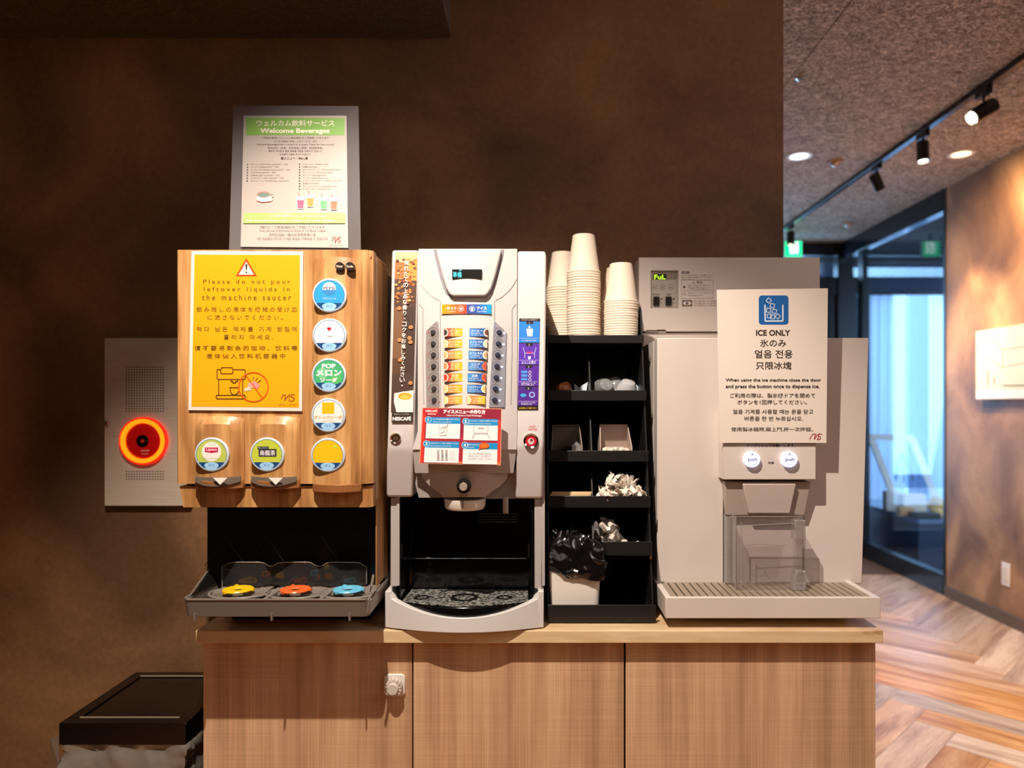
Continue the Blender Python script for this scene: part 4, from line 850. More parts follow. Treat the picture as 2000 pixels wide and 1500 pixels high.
a=cp(.745,.42); q.line([(a[0]-14,a[1]-12),(a[0]-13,a[1]+5),(a[0]-17,a[1]+12)],1.2,gl); q.line([(a[0]+14,a[1]-12),(a[0]+13,a[1]+5),(a[0]+17,a[1]+12)],1.2,gl); q.line([(a[0]-13,a[1]+2),(a[0]+13,a[1]+2)],2.4,(222,212,212)); q.line([(a[0]-5,a[1]-8),(a[0]+5,a[1]-8)],3,(236,214,214))
a=cp(.27,.85)
for i in range(7):
    for j in (-9,-1,7): q.rect(a[0]+j,a[1]-11+i*3,a[0]+j+4.4,a[1]-9.4+i*3,(190,182,180))
    q.line([(a[0]+15,a[1]-8+i*2.6),(a[0]+26,a[1]-8+i*2.6)],.4,(216,210,208))
for i,t in enumerate(('カップに飲み物が注がれ','ますのでよくかき混ぜて','からお召し上がりください')): ct(t,.74,.80+i*.045,3.4,(44,44,46)[i],(120,150,166),0)
a=cp(.79,.665); q.disc(a[0],a[1],10,(226,110,30),ry=5.6); q.poly([(a[0]-8,a[1]+2),(a[0]-12,a[1]+8),(a[0]-3,a[1]+5)],(226,80,30)); q.text('冷たい',a[0],a[1],3.4,10,(250,200,90)); q.done()
# ================================================================ BLACK ORGANIZER
def OY(z): return 1.566+.256*(z-.816)
OX0,OX1,OXM=.0245,.263,.130; OB=2.03
og=thing('cup_organizer','tall black tiered organizer rack between the coffee machine and the ice machine','organizer',((OX0+OX1)/2,1.85,ZT))
OM=mat('organizer_black',(26,25,24),.42)
def side(x0,x1,ztop,nm='side_panel'):
    pts=[(OY(.816)+.012,ZT),(OY(ztop)+.006,ztop-.05),(OY(ztop)+.012,ztop-.012),(OY(ztop)+.03,ztop),(OB,ztop),(OB,ZT)]
    return build(nm,MB().hull([Vector((x0,y,z)) for y,z in pts],[Vector((x1,y,z)) for y,z in pts]),OM,og,bevel=.0008)
side(OX1-.004,OX1,1.545); side(OX0,OX0+.004,1.50)
build('back_panel',MB().box(OX0,OX1,OB-.004,OB,ZT,1.47),OM,og)
lev=[(.816,.856,OX0-.0,OX1+.002,.818),(.957,.989,OXM,OX1,.958),(1.062,1.089,OX0,OX1,1.063),(1.166,1.192,OX0,OX1,1.168),(1.309,1.334,OX0,OX1,1.311),(1.450,1.470,OX0,OX1,1.452)]
for z0,z1,a,b,fz in lev:
    y=OY(z0); build('shelf',MB().box(a+.001,b-.001,y+.003,OB-.004,fz,fz+.003),OM,og)
    build('shelf_lip',MB().box(a,b-.0005,y,y+.003,z0,z1),OM,og,bevel=.0012)
for k in range(1,5):
    z0=lev[k][4]+.003; z1=lev[k+1][0]-.008 if k<5 else 0
    f=.55; build('divider',MB().hull([Vector((OXM,OY(z0)+.02,z0)),Vector((OXM,OY(z1)+.045,z0+(z1-z0)*.75)),Vector((OXM,OY(z1)+.12,z1)),Vector((OXM,OB-.004,z1)),Vector((OXM,OB-.004,z0))],[Vector((OXM+.003,OY(z0)+.02,z0)),Vector((OXM+.003,OY(z1)+.045,z0+(z1-z0)*.75)),Vector((OXM+.003,OY(z1)+.12,z1)),Vector((OXM+.003,OB-.004,z1)),Vector((OXM+.003,OB-.004,z0))]),mat('divider_black',(44,42,40),.35),og)
bk=build('brass_hinge',MB().lathe([(0,-.002),(.004,-.001),(.004,.003)],(OX1-.004,OY(.96)-.001,.953),12,'y'),mat('brass_dark'),og)
# ---- paper cups, upside down, in four stacks
def cup_mesh():
    mb=MB(); h=.098
    mb.lathe([(.0,h-.004),(.0262,h-.004),(.0272,h),(.0282,h-.001),(.0405,.006),(.0425,.0055),(.0433,.0028),(.0425,0),(.0405,0.0),(.0395,.004),(.0268,h-.006),(0,h-.006)],seg=28,cap=False); return mb
cup0=build('paper_cup',cup_mesh(),CUP,loc=(0,0,0)); first=True
SB=1.4555
def ordn(k): return '%d%s'%(k,'th' if 10<k%100<14 else {1:'st',2:'nd',3:'rd'}.get(k%10,'th'))
def stack(px,Y,rim_py,n,top,mid,grp,zoff=0,lean=0):
    global first
    x=wx(px,Y); ztop=wz(rim_py,Y)-.003; pitch=(ztop-SB)/(n-1)
    for i in range(n):
        o=cup0 if first else cup0.copy()
        if not first: COL.objects.link(o)
        first=False
        o.location=(x+random.uniform(-.0006,.0006),Y+random.uniform(-.0006,.0006),SB+i*pitch); o.rotation_euler=(0,0,random.random()*6)
        tag(o,top if i==n-1 else 'white paper cup, '+ordn(n-1-i)+' below the top one in the '+mid,'cup',grp)
stack(1140,1.80,533,28,'white paper cup standing topmost on the tallest middle stack','tallest middle stack','cups in the tallest middle stack')
stack(1098,1.905,563,24,'white paper cup topmost on the stack touching the coffee machine','stack beside the coffee machine','cups in the stack beside the coffee machine')
stack(1213,1.775,590,17,'white paper cup topmost on the short front stack near the ice machine','short front stack','cups in the short front stack')
stack(1206,1.875,594,19,'white paper cup topmost on the rear stack hidden behind the short one','rear stack','cups in the rear stack')
# ---- shelf under the cups
Z2=1.3145
def blob(name,px,Y,z,w,h,d,m,label,cat,seed=0,amp=.25,fr=1.6,flat=.0):
    mb=MB(); n=18; k=9; vs=[]; fs=[]; x=wx(px,Y)
    for j in range(k+1):
        t=math.pi*j/k
        for i in range(n):
            a=2*math.pi*i/n; d_=Vector((math.sin(t)*math.cos(a),math.sin(t)*math.sin(a),math.cos(t))); r=1+amp*noise.noise(d_*fr+Vector((seed*9.1,3,1)))
            vs.append((x+d_.x*r*w/2,Y+d_.y*r*d/2,z+h*max(0,.5+.5*d_.z*r)))
    for j in range(k):
        for i in range(n): fs.append((j*n+i,(j+1)*n+i,(j+1)*n+(i+1)%n,j*n+(i+1)%n))
    mb.add(vs,fs); return tag(build(name,mb,m,loc=(x,Y,z)),label,cat)
blob('sweet_packet',1101,1.75,Z2,.042,.042,.05,noisy('caramel_wrap',[(.4,(150,84,34)),(.6,(196,130,70))],(1,1,1),60,4,.35),'round caramel brown wrapped packet at left of the upper shelf','packet',2)
blob('sweet_packet',1079,1.78,Z2,.034,.032,.04,mat('dark_wrap',(60,40,30),.3),'small dark brown packet behind the caramel one','packet',5)
def fan(name,px,py,Y,pts,m,label,cat,th=.003):
    a=[W(x,y,Y+(i%2)*.012) for i,(x,y) in enumerate(pts)]; b=[p+Vector((0,th+.01,-.001)) for p in a]
    return tag(build(name,MB().hull(a,b),m,loc=tuple(a[-1]),bevel=.0008),label,cat)
zf=lambda Y:CY+(H-Z2)*F/Y
fan('folded_tissue',1135,760,1.77,[(1122,779),(1122,749),(1130,757),(1148,746),(1144,779)],mat('pale_tissue',(206,222,232),.7),'pale blue folded tissue sticking up behind the upper shelf lip','tissue')
def lid(px,Y,z,r,rot,label,m):
    mb=MB().lathe([(r,0),(r*1.04,.002),(r,.004),(r*.93,.006),(r*.86,.02),(r*.6,.032),(r*.15,.036),(.0,.036)],(0,0,0),28,cap=False)
    mb.rot(Matrix.Rotation(rot[0],4,'X')@Matrix.Rotation(rot[1],4,'Y')); zz=min(v[2] for v in mb.v); x=wx(px,Y)
    mb.rot(Matrix.Translation((x,Y,z-zz))); return tag(build('clear_dome',mb,m,loc=(x,Y,z)),label,'lid','clear lids on the upper shelf')
CL=clear('lid_clear',(220,224,224),.10,.12,.40,(200,204,204))
lid(1178,1.80,Z2,.026,(R(70),R(10)),'clear lid lying at left of the pile on the upper shelf',CL)
lid(1203,1.84,Z2,.030,(R(62),R(-12)),'clear domed lid standing upright highest in the pile',CL)
lid(1222,1.77,Z2,.028,(R(28),R(10)),'white translucent lid leaning at right front of the pile',clear('lid_milky',(230,232,236),.10,.15,.70,(220,222,226)))
fan('folded_tissue',1242,757,1.80,[(1236,780),(1237,755),(1243,751),(1254,766),(1253,780)],mat('pale_tissue'),'small pale wrapper standing at the right end of the upper shelf','tissue')
# ---- two white tilted boxes
Z3=1.1715
def openbox(px0,px1,pyt,Y,label,col):
    t=thing('small_box',label,'box',(wx((px0+px1)/2,Y),Y,Z3),'open boxes on the middle shelf')
    x0,x1=wx(px0,Y),wx(px1,Y); zt=wz(pyt,Y+.05); th=.002; m=mat('box_'+str(col[0]),col,.35)
    build('back_wall',MB().hull([Vector((x0,Y+.09,Z3)),Vector((x1,Y+.09,Z3)),Vector((x1-.004,Y+.06,zt)),Vector((x0+.004,Y+.06,zt))],[Vector((x0,Y+.093,Z3)),Vector((x1,Y+.093,Z3)),Vector((x1-.004,Y+.063,zt)),Vector((x0+.004,Y+.063,zt))]),m,t)
    for a,b in ((x0,.004),(x1-th,-.004)):
        f=[Vector((a,Y,Z3)),Vector((a,Y,Z3+.026)),Vector((a+b,Y+.055,zt)),Vector((a+b,Y+.062,zt)),Vector((a,Y+.09,Z3))]
        build('side_wall',MB().hull(f,[p+Vector((th,0,0)) for p in f]),m,t)
    build('top_wall',MB().box(x0+.004,x1-.004,Y+.055,Y+.063,zt-.002,zt),m,t,bevel=.0008)
    build('floor_plate',MB().box(x0,x1,Y,Y+.09,Z3,Z3+.002),m,t)
    build('front_wall',MB().box(x0,x1,Y,Y+th,Z3,Z3+.016),m,t)
openbox(1077,1138,830,1.70,'dim open box on the left of the middle shelf holding dark sachets',(150,134,122))
openbox(1172,1235,829,1.70,'pale open box on the right of the middle shelf with white tops',(196,176,164))
def packet_mesh(L=.030,Wd=.0085,T=.0045):
    mb=MB(); c=L*.12
    prof=[(-L/2,.0006),(-L/2+c,.0008),(-L/2+c*1.8,T/2),(0,T/2*1.15),(L/2-c*1.8,T/2),(L/2-c,.0008),(L/2,.0006)]
    vs=[]; 
    for x,t in prof: vs+=[(x,-Wd/2,-t*.35),(x,0,-t),(x,Wd/2,-t*.35),(x,Wd/2,t*.35),(x,0,t),(x,-Wd/2,t*.35)]
    fs=[tuple(range(6))]+[tuple(6*len(prof)-6+i for i in range(6))[::-1]]
    for k in range(len(prof)-1): fs+=[(6*k+i,6*k+(i+1)%6,6*k+6+(i+1)%6,6*k+6+i) for i in range(6)]
    mb.add(vs,fs[:0]+[f[::-1] for f in fs]); return mb
def euler(a,b,c): return (R(a),R(b),R(c))
protos={}
def spawn(key,name,mesh,m,loc,rot,label,cat,grp):
    if key not in protos: o=build(name,mesh(),m,loc=(0,0,0),world=False); protos[key]=o
    else: o=protos[key].copy(); COL.objects.link(o)
    o.location=loc; o.rotation_euler=rot; tag(o,label,cat,grp); return o
rn=random.Random(11)
for i in range(6): spawn('dk','sachet',lambda:packet_mesh(.05,.012,.004),mat('dark_sachet',(46,50,60),.2),(wx(1090+i*7,1.73),1.73+rn.uniform(0,.03),Z3+.012+i*.0022),euler(rn.uniform(-10,10),rn.uniform(-6,14),rn.uniform(-25,25)),'dark wrapped sachet in the dim left box','sachet','sachets in the left box')
fan('clear_wrapper',1130,870,1.71,[(1118,884),(1116,870),(1126,862),(1136,872),(1141,884)],clear('wrap_clear',(225,228,232),.25,.1,.25),'crinkled clear wrapper at the right of the dim box','wrapper')
for i in range(9): spawn('wt','creamer_sachet',lambda:MB().box(-.0045,.0045,-.006,.006,0,.020),mat('packet_white',(238,228,216),.45),(wx(1181+i*5.6,1.715),1.712+rn.uniform(0,.02),Z3+.002+rn.uniform(0,.004)),euler(rn.uniform(-14,14),rn.uniform(-20,20),rn.uniform(-40,40)),'small white packet top in the pale right box','packet','white packets in the right box')
# ---- wooden stirrers
Z4=1.0665
STI=noisy('birch',[(.3,(206,170,122)),(.7,(236,210,166))],(2,12,12),8,4,.5)
for i,(xa,dz,rz,yy) in enumerate(((1115,0,1.2,1.665),(1112,.0,-2,1.675),(1118,.0045,2.5,1.668),(1110,.0045,-1.5,1.680),(1116,.009,1.5,1.672),(1112,.0135,-3,1.676),(1114,.018,2,1.670),(1117,.0225,-1,1.675))):
    spawn('sti','stirrer',lambda:MB().box(-.048,.048,-.004,.004,0,.0042),STI,(wx(xa,yy),yy,Z4+dz),euler(0,0,rz),('pale wooden stirrer lying topmost on the flat bundle' if dz>.02 else 'pale wooden stirrer inside the flat bundle on the lower shelf'),'stirrer','wooden stirrers on the lower shelf')
# ---- heap of white sugar sticks on the right of that shelf
cnt=0; PW=mat('packet_white')
PK=noisy('stick_paper',[(.45,(232,222,208)),(.60,(244,236,224)),(.70,(206,190,170))],(1,1,1),90,3,.5)
for i in range(88):
    layer=i/88; hw=.060*(1-layer*.55); x=.2005+rn.uniform(-hw,hw); y=1.675+rn.uniform(-.035,.05)*(1-layer*.5); z=Z4+.006+layer*.062*(1-abs(x-.190)*6)
    if i<22: y=1.640+rn.uniform(-.006,.008); z=Z4+.018+rn.uniform(0,.014); 
    spawn('sug','sugar_stick',lambda:packet_mesh(.031,.0105,.0055),PK,(x,y,z),euler(rn.uniform(-70,70),rn.uniform(-60,60),rn.uniform(0,180)),'small white paper sugar stick in the large heap on the lower shelf','packet','sugar sticks heaped on the lower shelf')
# ---- creamer portions on the shelf below in a clear tray
Z5=.9615
CM=noisy('creamer_print',[(.50,(236,226,212)),(.60,(240,232,220)),(.68,(170,150,130))],(1,1,1),70,3,.4)
ctray=MB(); bowl(ctray,rrect(.135,.252,1.635,1.76,.008,Z5),rrect(.133,.254,1.632,1.765,.008,Z5+.008),.0015,Z5+.0015)
tag(build('clear_tray',ctray,clear('tray_clear',(226,226,224),.12,.06,.06),loc=(.19,1.69,Z5)),'shallow clear tray holding the white creamer packs','tray')
for i in range(34):
    layer=i/34; hw=.036*(1-layer*.5); x=.172+rn.uniform(-hw,hw)-.0*layer; y=1.672+rn.uniform(-.025,.05); z=Z5+.008+layer*.056*(1-abs(x-.168)*8)
    spawn('cre','creamer_pack',lambda:MB().box(-.0085,.0085,-.0065,.0065,-.004,.004),CM,(x,y,z),euler(rn.uniform(-70,70),rn.uniform(-60,60),rn.uniform(0,180)),'small boxy white creamer pack heaped in the clear tray','creamer','creamer packs in the clear tray')
spawn('cre','creamer_pack',None,CM,(wx(1243,1.66),1.66,Z5+.010),euler(10,-14,20),'single white creamer pack lying apart at the right of the tray','creamer','creamer packs in the clear tray')
for o in (protos['cre'],protos['sug'],protos['wt']):
    b=o.modifiers.new('bevel','BEVEL'); b.width=.0012; b.segments=1
fan('clear_wrapper',1162,1025,1.66,[(1157,1048),(1160,1022),(1164,1016),(1168,1021),(1172,1048)],clear('wrap_clear'),'clear wrapper standing at the left of the creamer packs','wrapper')
# ---- little white bin with a black bag
Z1=.8212; bxc,byc=wx(1121,1.63),1.635
wb=thing('small_waste_bin','little white bin in the organizer base under a glossy black bag','bin',(bxc,byc,Z1))
bb=MB(); a=rrect(bxc-.053,bxc+.053,byc-.050,byc+.050,.014,Z1); b=rrect(bxc-.0595,bxc+.0595,byc-.056,byc+.056,.014,.955); bowl(bb,a,b,.002,Z1+.003)
build('bin_body',bb,WHITE,wb)
bag=MB(); n=84; k=26; vs=[]
for j in range(k+1):
    v=j/k
    for i in range(n):
        t=2*math.pi*i/n; ct_,st_=math.cos(t),math.sin(t); sq=1/max(abs(ct_),abs(st_))**.55
        # profile: inside floor -> crown -> drape outside
        if v<.35: r=.045+.016*(v/.35); z=.955+.045*math.sin(v/.35*math.pi/2)
        else:
            u=(v-.35)/.65; r=.061+.016*math.sin(u*math.pi*.85)+.004*u; z=1.000-.080*u-.0*u
            z-= u*.016*math.sin(t*1.0-.2)*0; z-= u*(.020*max(0,math.cos(t-.0))) + u*.010*math.sin(3*t)
            if ct_>.2: r+=.030*u*(ct_-.2)*(1 if st_<.7 else .3)
        p=Vector((ct_*3,st_*3,v*5)); q=noise.noise(p*.55)*.010+abs(noise.noise(p*1.0+Vector((7,1,2))))*.010+abs(noise.noise(p*2.2))*.005
        w_=min(1,v*2.5); r=(r*sq*.86)+q*w_; z+= (noise.noise(p*.7+Vector((3,9,4)))*.022)*w_*(1.3-.6*v)
        yy=byc+st_*r*.88; yy=max(yy,1.565); vs.append((bxc+max(ct_*r,-.0595),yy,z))
fs=[(j*n+i,(j+1)*n+i,(j+1)*n+(i+1)%n,j*n+(i+1)%n) for j in range(k) for i in range(n)]
bag.add(vs,fs); build('bin_bag',bag,mat('black_bag',(12,12,13),.16,spec=.7,coat=.4),wb)
# ================================================================ ICE MACHINE
IX0,IX1=.2855,.7785; YP=1.672; YU=1.975
im=thing('ice_machine','white ice dispenser with a clear plastic door and two lit push buttons','ice machine',((IX0+IX1)/2,1.9,ZT))
u0,u1=wx(1248,YU),wx(1601,YU); zu1,zu0=wz(503,YU),wz(647,YU)
# upper head with a recess for the controls
cx0,cx1,cz1,cz0=wx(1271,YU),wx(1325,YU),wz(528,YU),wz(602,YU)
hd=MB(); y2=YW-.004
hd.box(u0,cx0,YU,y2,zu0,zu1).box(cx1,u1,YU,y2,zu0,zu1).box(cx0,cx1,YU,y2,cz1,zu1).box(cx0,cx1,YU,y2,zu0,cz0).box(cx0,cx1,YU+.012,y2,cz0,cz1)
build('upper_housing',hd,ICEW,im)
build('control_panel',MB().box(cx0+.0005,cx1-.0005,YU+.008,YU+.012,cz0+.0005,cz1-.0005),mat('control_grey',(176,168,158),.35),im)
q=Print(YU+.008,im,.0003); q.rect(1274,532,1322,546,(134,124,112)); q.rect(1276,535,1302,546,(20,40,12)); q.text('FuL',1289,541,9,22,(190,240,40),.01,es=1.2)
for x in (1277,1294,1310): q.ring(x,561,4.6,5.3,(120,112,108),n=20); q.disc(x,561.5,1.4,(80,74,72),n=8)
q.text('製氷/停止',1281,575,3.4,15,(80,74,72)); q.text('洗浄',1306,575,3.4,9,(80,74,72))
for x in (1292,1316): q.disc(x,584,1.9,(70,66,64),n=10); q.ring(x,591,1,1.7,(120,112,108),n=10)
q.done('control_marks')
for x in (1282,1306): build('rocker_switch',MB().pix([(x-5.5,579),(x+6,579),(x+6,596),(x-5.5,596)],YU+.001,YU+.008),BLACK,im,bevel=.0012)
build('body',MB().box(IX0,IX1-.006,YP+.055,YU+.01,ZT+.055,wz(662,YP)).box(IX0,IX1-.006,YU+.01,YW-.004,ZT+.055,zu0-.0035),ICEW,im)
zc=wz(660,YP); xb0,xb1=wx(1283,YP),wx(1684,YP); xt0,xt1=wx(1284,YP),wx(1697,YP); zb=wz(1140,YP)
fp=MB(); fp.hull([Vector((xb0,YP,zb)),Vector((xb1,YP,zb)),Vector((xt1,YP,zc)),Vector((xt0,YP,zc))],[Vector((xb0,YP+.05,zb)),Vector((xb1,YP+.05,zb)),Vector((xt1,YP+.05,zc)),Vector((xt0,YP+.05,zc))])
build('front_panel',fp,ICEW,im,bevel=.002)
build('side_gap',MB().box(IX0+.002,IX1-.01,YP+.049,YP+.056,ZT+.07,zc-.006),BLACK,im)
build('hinge_pin',MB().lathe([(.0035,0),(.0035,.030),(.0048,.031),(.0048,.052)],(wx(1262,1.90),1.90,wz(647,1.90)),12,'x'),CHROME,im)
q=Print(YU,im,.0004); T=(120,108,102)
q.rect(1331,530,1346,534.5,(100,92,88)); q.text('お願い',1338.5,532.2,3.4,12,(220,210,204))
for i,(w) in enumerate((62,58,26)): q.text(('停電・断水の後は正しく動作しているか確認してください','本体の上や周囲に物を置かないでください点検','販売店へご連絡ください')[i],1331+w/2,537.5+i*4.2,2.6,w,T)
q.line([(1331,547),(1393,547),(1393,583),(1331,583),(1331,547)],.5,T); q.text('⚠ 警告',1362,551.5,6,20,T); q.line([(1334,567.5),(1391,567.5)],.4,T); q.disc(1336.5,560.5,2.8,T,n=12)
for i,t in enumerate(('感電やけがのおそれがあります','内部に手や物を入れないこと','必ず専門の業者に依頼すること')): q.text(t,1366,557.5+i*3.6,2.4,46,T)
q.line([(1333,576),(1336.5,570),(1340,576),(1333,576)],.5,T); q.text('可燃性のスプレーを近くで使わないこと',1368,572,2.4,50,T); q.text('火災の原因になります',1358,577,2.4,30,T)
q.rect(1332,586,1352,598.5,(110,100,96)); q.disc(1342,592.3,8,(216,206,198),ry=3.6); q.disc(1342,592.3,3,(110,100,96)); 
for i in range(3): q.text('衛生のため定期的に清掃してください取扱説明書参照',1378,588+i*4.3,2.6,46,T)
q.done()
# button block
YBk=1.625; bx0,bx1=wx(1413,YBk),wx(1594,YBk); bt_,bb_=wz(800,YBk),wz(937,YBk)
blk=MB().hull([Vector((bx0,YBk,bb_)),Vector((bx1,YBk,bb_)),Vector((bx1,YBk,bt_)),Vector((bx0,YBk,bt_))],[Vector((bx0,YP+.004,bb_)),Vector((bx1,YP+.004,bb_)),Vector((bx1,YP+.004,bt_)),Vector((bx0,YP+.004,bt_))])
build('button_block',blk,ICEW,im,bevel=.0018)
q=Print(YBk,im,.0004); q.text('ワンプッシュでお願いします。',1506,870,6.6,95,(60,52,50),.01); q.disc(1506,896,1.4,(190,200,230),n=8); q.text('残量',1506,904,4.5,12,(80,74,72),.02); q.done()
for px,lb in ((1470,'left'),(1543,'right')):
    c=W(px,898,YBk-.012); r=15.5*(YBk-.012)/F
    o=build('push_button',MB().lathe([(0,0),(r*.86,0),(r,.002),(r*1.04,.012)],(c.x,YBk-.012,c.z),32,'y',cap=False,m=mat('lit_button',(236,240,255),.3,emit=(205,220,255),es=.75)),None,im)
    q=Print(YBk-.012,o,.0003); q.ring(px,898,9.4,10,(160,175,225),n=24); q.text('push',px,898,8,17,(96,100,160),.02); q.disc(px-.5,887.5,1.8,(150,165,215),n=10); q.done()
# chute hood under the block
hf=[W(1416,941,1.640),W(1584,941,1.640),W(1572,1007,1.652),W(1419,1007,1.652)]
build('chute_hood',MB().hull(hf,[Vector((p.x,YP+.004,p.z)) for p in hf]),mat('hood_beige',(176,162,152),.35),im,bevel=.002)
hi=[W(1451,945,1.628),W(1555,945,1.628),W(1543,1003,1.640),W(1462,1003,1.640)]
build('chute_face',MB().hull(hi,[Vector((p.x,1.655,p.z)) for p in hi]),mat('hood_face',(200,186,178),.35),im,bevel=.002)
nb=MB().pix([(1412,942),(1414,942),(1414,1142),(1412,1142)],YP-.001,YP+.002); build('niche_edge',nb,mat('niche_dark',(60,54,50),.5),im)
build('niche_back',MB().pix([(1414,1007),(1572,1007),(1572,1140),(1414,1140)],YP-.002,YP+.003),mat('niche_back',(188,176,168),.4),im)
# clear door: shell, inner cup, hinges and clips
CD=clear('door_clear',(248,246,246),.035,.04,.05,(236,230,228)); CD2=clear('door_clear_edge',(240,238,236),.16,.06,.22,(240,234,230))
dt,db=wz(1009,1.60),wz(1155,1.60); dx0,dx1=wx(1437,1.60),wx(1568,1.60)
dr=build('clear_door',MB().box(dx0,dx1,1.60,1.602,db,dt).box(dx0,dx0+.002,1.60,1.668,db,dt).box(dx1-.002,dx1,1.60,1.655,db,dt).box(dx0,dx1,1.60,1.668,db,db+.002),CD,im); dr['label']='clear plastic box door over the ice outlet'
eg=MB(); r=.0016
eg.tube([(dx0,1.60,db),(dx0,1.60,dt),(dx1,1.60,dt),(dx1,1.60,db),(dx0,1.60,db)],r,6).tube([W(1448,1020,1.598),W(1448,1150,1.598)],.0012,5).tube([W(1448,1027,1.598),W(1545,1022,1.598),W(1556,1027,1.598)],.0010,5).tube([W(1424,1010,1.66),W(1424,1142,1.66),W(1438,1154,1.605)],.0016,5)
build('door_edge',eg,CD2,dr); 
build('handle_clip',MB().pix([(1553,1016),(1574,1016),(1574,1055),(1553,1055)],1.592,1.62),CD2,dr,bevel=.002); build('handle_clip',MB().pix([(1556,1115),(1575,1115),(1575,1154),(1549,1154)],1.592,1.62),CD2,dr,bevel=.002)
build('hinge_post',MB().pix([(1419,1009),(1432,1009),(1432,1140),(1419,1140)],1.650,1.668),CD2,dr,bevel=.002)
cr=MB().tube([W(1443,1068,1.605),W(1480,1063,1.605),W(1528,1066,1.605),W(1534,1064,1.605)],.0010,6)
build('ice_guard_edge',cr,CD2,dr)
build('inner_chute',MB().hull([W(1452,1069,1.61),W(1530,1066,1.61),W(1520,1128,1.63),W(1470,1128,1.63)],[W(1452,1069,1.6115),W(1530,1066,1.6115),W(1520,1128,1.6315),W(1470,1128,1.6315)]).tube([W(1466,1112,1.62),W(1475,1128,1.62)],.001,5).tube([W(1494,1118,1.62),W(1486,1130,1.62)],.001,5).tube([W(1494,1118,1.62),W(1503,1131,1.62)],.001,5),CD,dr)
# drip tray with a slatted grate
Yt=1.527; t0,t1=wx(1300,Yt),wx(1720,Yt); zt1,zt0=wz(1167,Yt),wz(1208,Yt)
tb=MB(); th=.011
tb.box(t0,t1,Yt,Yt+th,zt0,zt1).box(t0,t0+th*1.2,Yt+th,YP+.10,zt0,zt1).box(t1-th*1.2,t1,Yt+th,YP+.10,zt0,zt1).box(t0+th,t1-th,Yt+th,YP+.10,zt0,zt0+.004)
dt_=build('drip_tray',tb,ICEW,im,bevel=.0015)
GB=mat('grate_beige',(150,136,118),.35)
x=t0+.02; 
nb_=26
for i in range(nb_):
    xx=t0+.022+i*(t1-t0-.044)/(nb_-1); g=.0066
    build('grate_bar',MB().box(xx-g,xx+g,Yt+th+.004,YP+.006,zt1-.0075,zt1-.0035),GB,im,smooth=False)
build('grate_border',MB().box(t0+th+.002,t1-th-.002,Yt+th+.001,Yt+th+.004,zt1-.009,zt1-.003).box(t0+th+.002,t1-th-.002,Yt+th+.060,Yt+th+.062,zt1-.0095,zt1-.007),mat('grate_dark',(70,62,54),.4),im)
build('tray_support',MB().box(IX0+.02,IX1-.03,1.70,2.05,ZT,ZT+.056),mat('base_black',(20,20,20),.4),im)
# ice poster taped to the front
IPS=plane((1400,566,1.606),(1617,564,1.606),(1405,864,1.618))
ip=tag(build('ice_notice',sheet(MB(),[(1400,566),(1617,563),(1614,865),(1405,865)],IPS,.0007),PAPER,loc=tuple(W(1508,865,1.61))),'white laminated notice with a blue ice cube pictogram taped to the ice machine','notice')
q=Print(IPS,ip,.0003); BL=(28,98,170)
def rr_(x0,y0,x1,y1,r,c): q.poly([(cx+r*math.cos(R(a)),cy+r*math.sin(R(a))) for cx,cy,a0 in ((x1-r,y1-r,0),(x0+r,y1-r,90),(x0+r,y0+r,180),(x1-r,y0+r,270)) for a in range(a0,a0+91,18)],c)
rr_(1482,577,1540,634,6,BL); WH=(226,236,244)
q.line([(1494,596),(1494.5,627),(1529,627),(1529,596)],2.6,WH)
for cx,cy,a in ((1501.5,587,40),(1508.5,597,12),(1501,606,8),(1512.5,608,20),(1502.5,617,-12),(1509,619,0),(1519,618,40)):
    q.line([(cx+5.4*math.cos(R(a+45+90*k)),cy+5.4*math.sin(R(a+45+90*k))) for k in range(5)],1.3,WH)
K=(58,48,46)
for t,cx,cy,h,w,b in (('ICE ONLY',1510,650,11.5,67,.03),('氷のみ',1510,670,15,51,.008),('얼음 전용',1511,691.5,16,74,.008),('只限冰塊',1511,714,15,70,.008)): q.text(t,cx,cy,h,w,K,b)
for t,cx,cy,h,w,b in (('When using the ice machine close the door',1510.5,743,8,187,.02),('and press the button once to dispense ice.',1509,755.5,9,183,.02),('ご利用の際は、製氷機ドアを閉めて',1509,772.5,9,166,.006),('ボタンを1回押してください。',1508,785.5,9,136,.006),('얼음 기계를 사용할 때는 문을 닫고',1510,804,9,157,.006),('버튼을 한 번 누르십시오.',1511,817.5,9,114,.006),('使用製冰機時,關上門,按一次按鈕。',1508,838.5,8.5,160,.004)): q.text(t,cx,cy,h,w,K,b)
RD=(176,50,60); q.line([(1581,858),(1587,848),(1593,847),(1590,858),(1596,849),(1599,848),(1597,859)],1.1,RD); q.line([(1605,848),(1600,847),(1598,851),(1603,854),(1601,858),(1595,858)],1.1,RD); q.done()
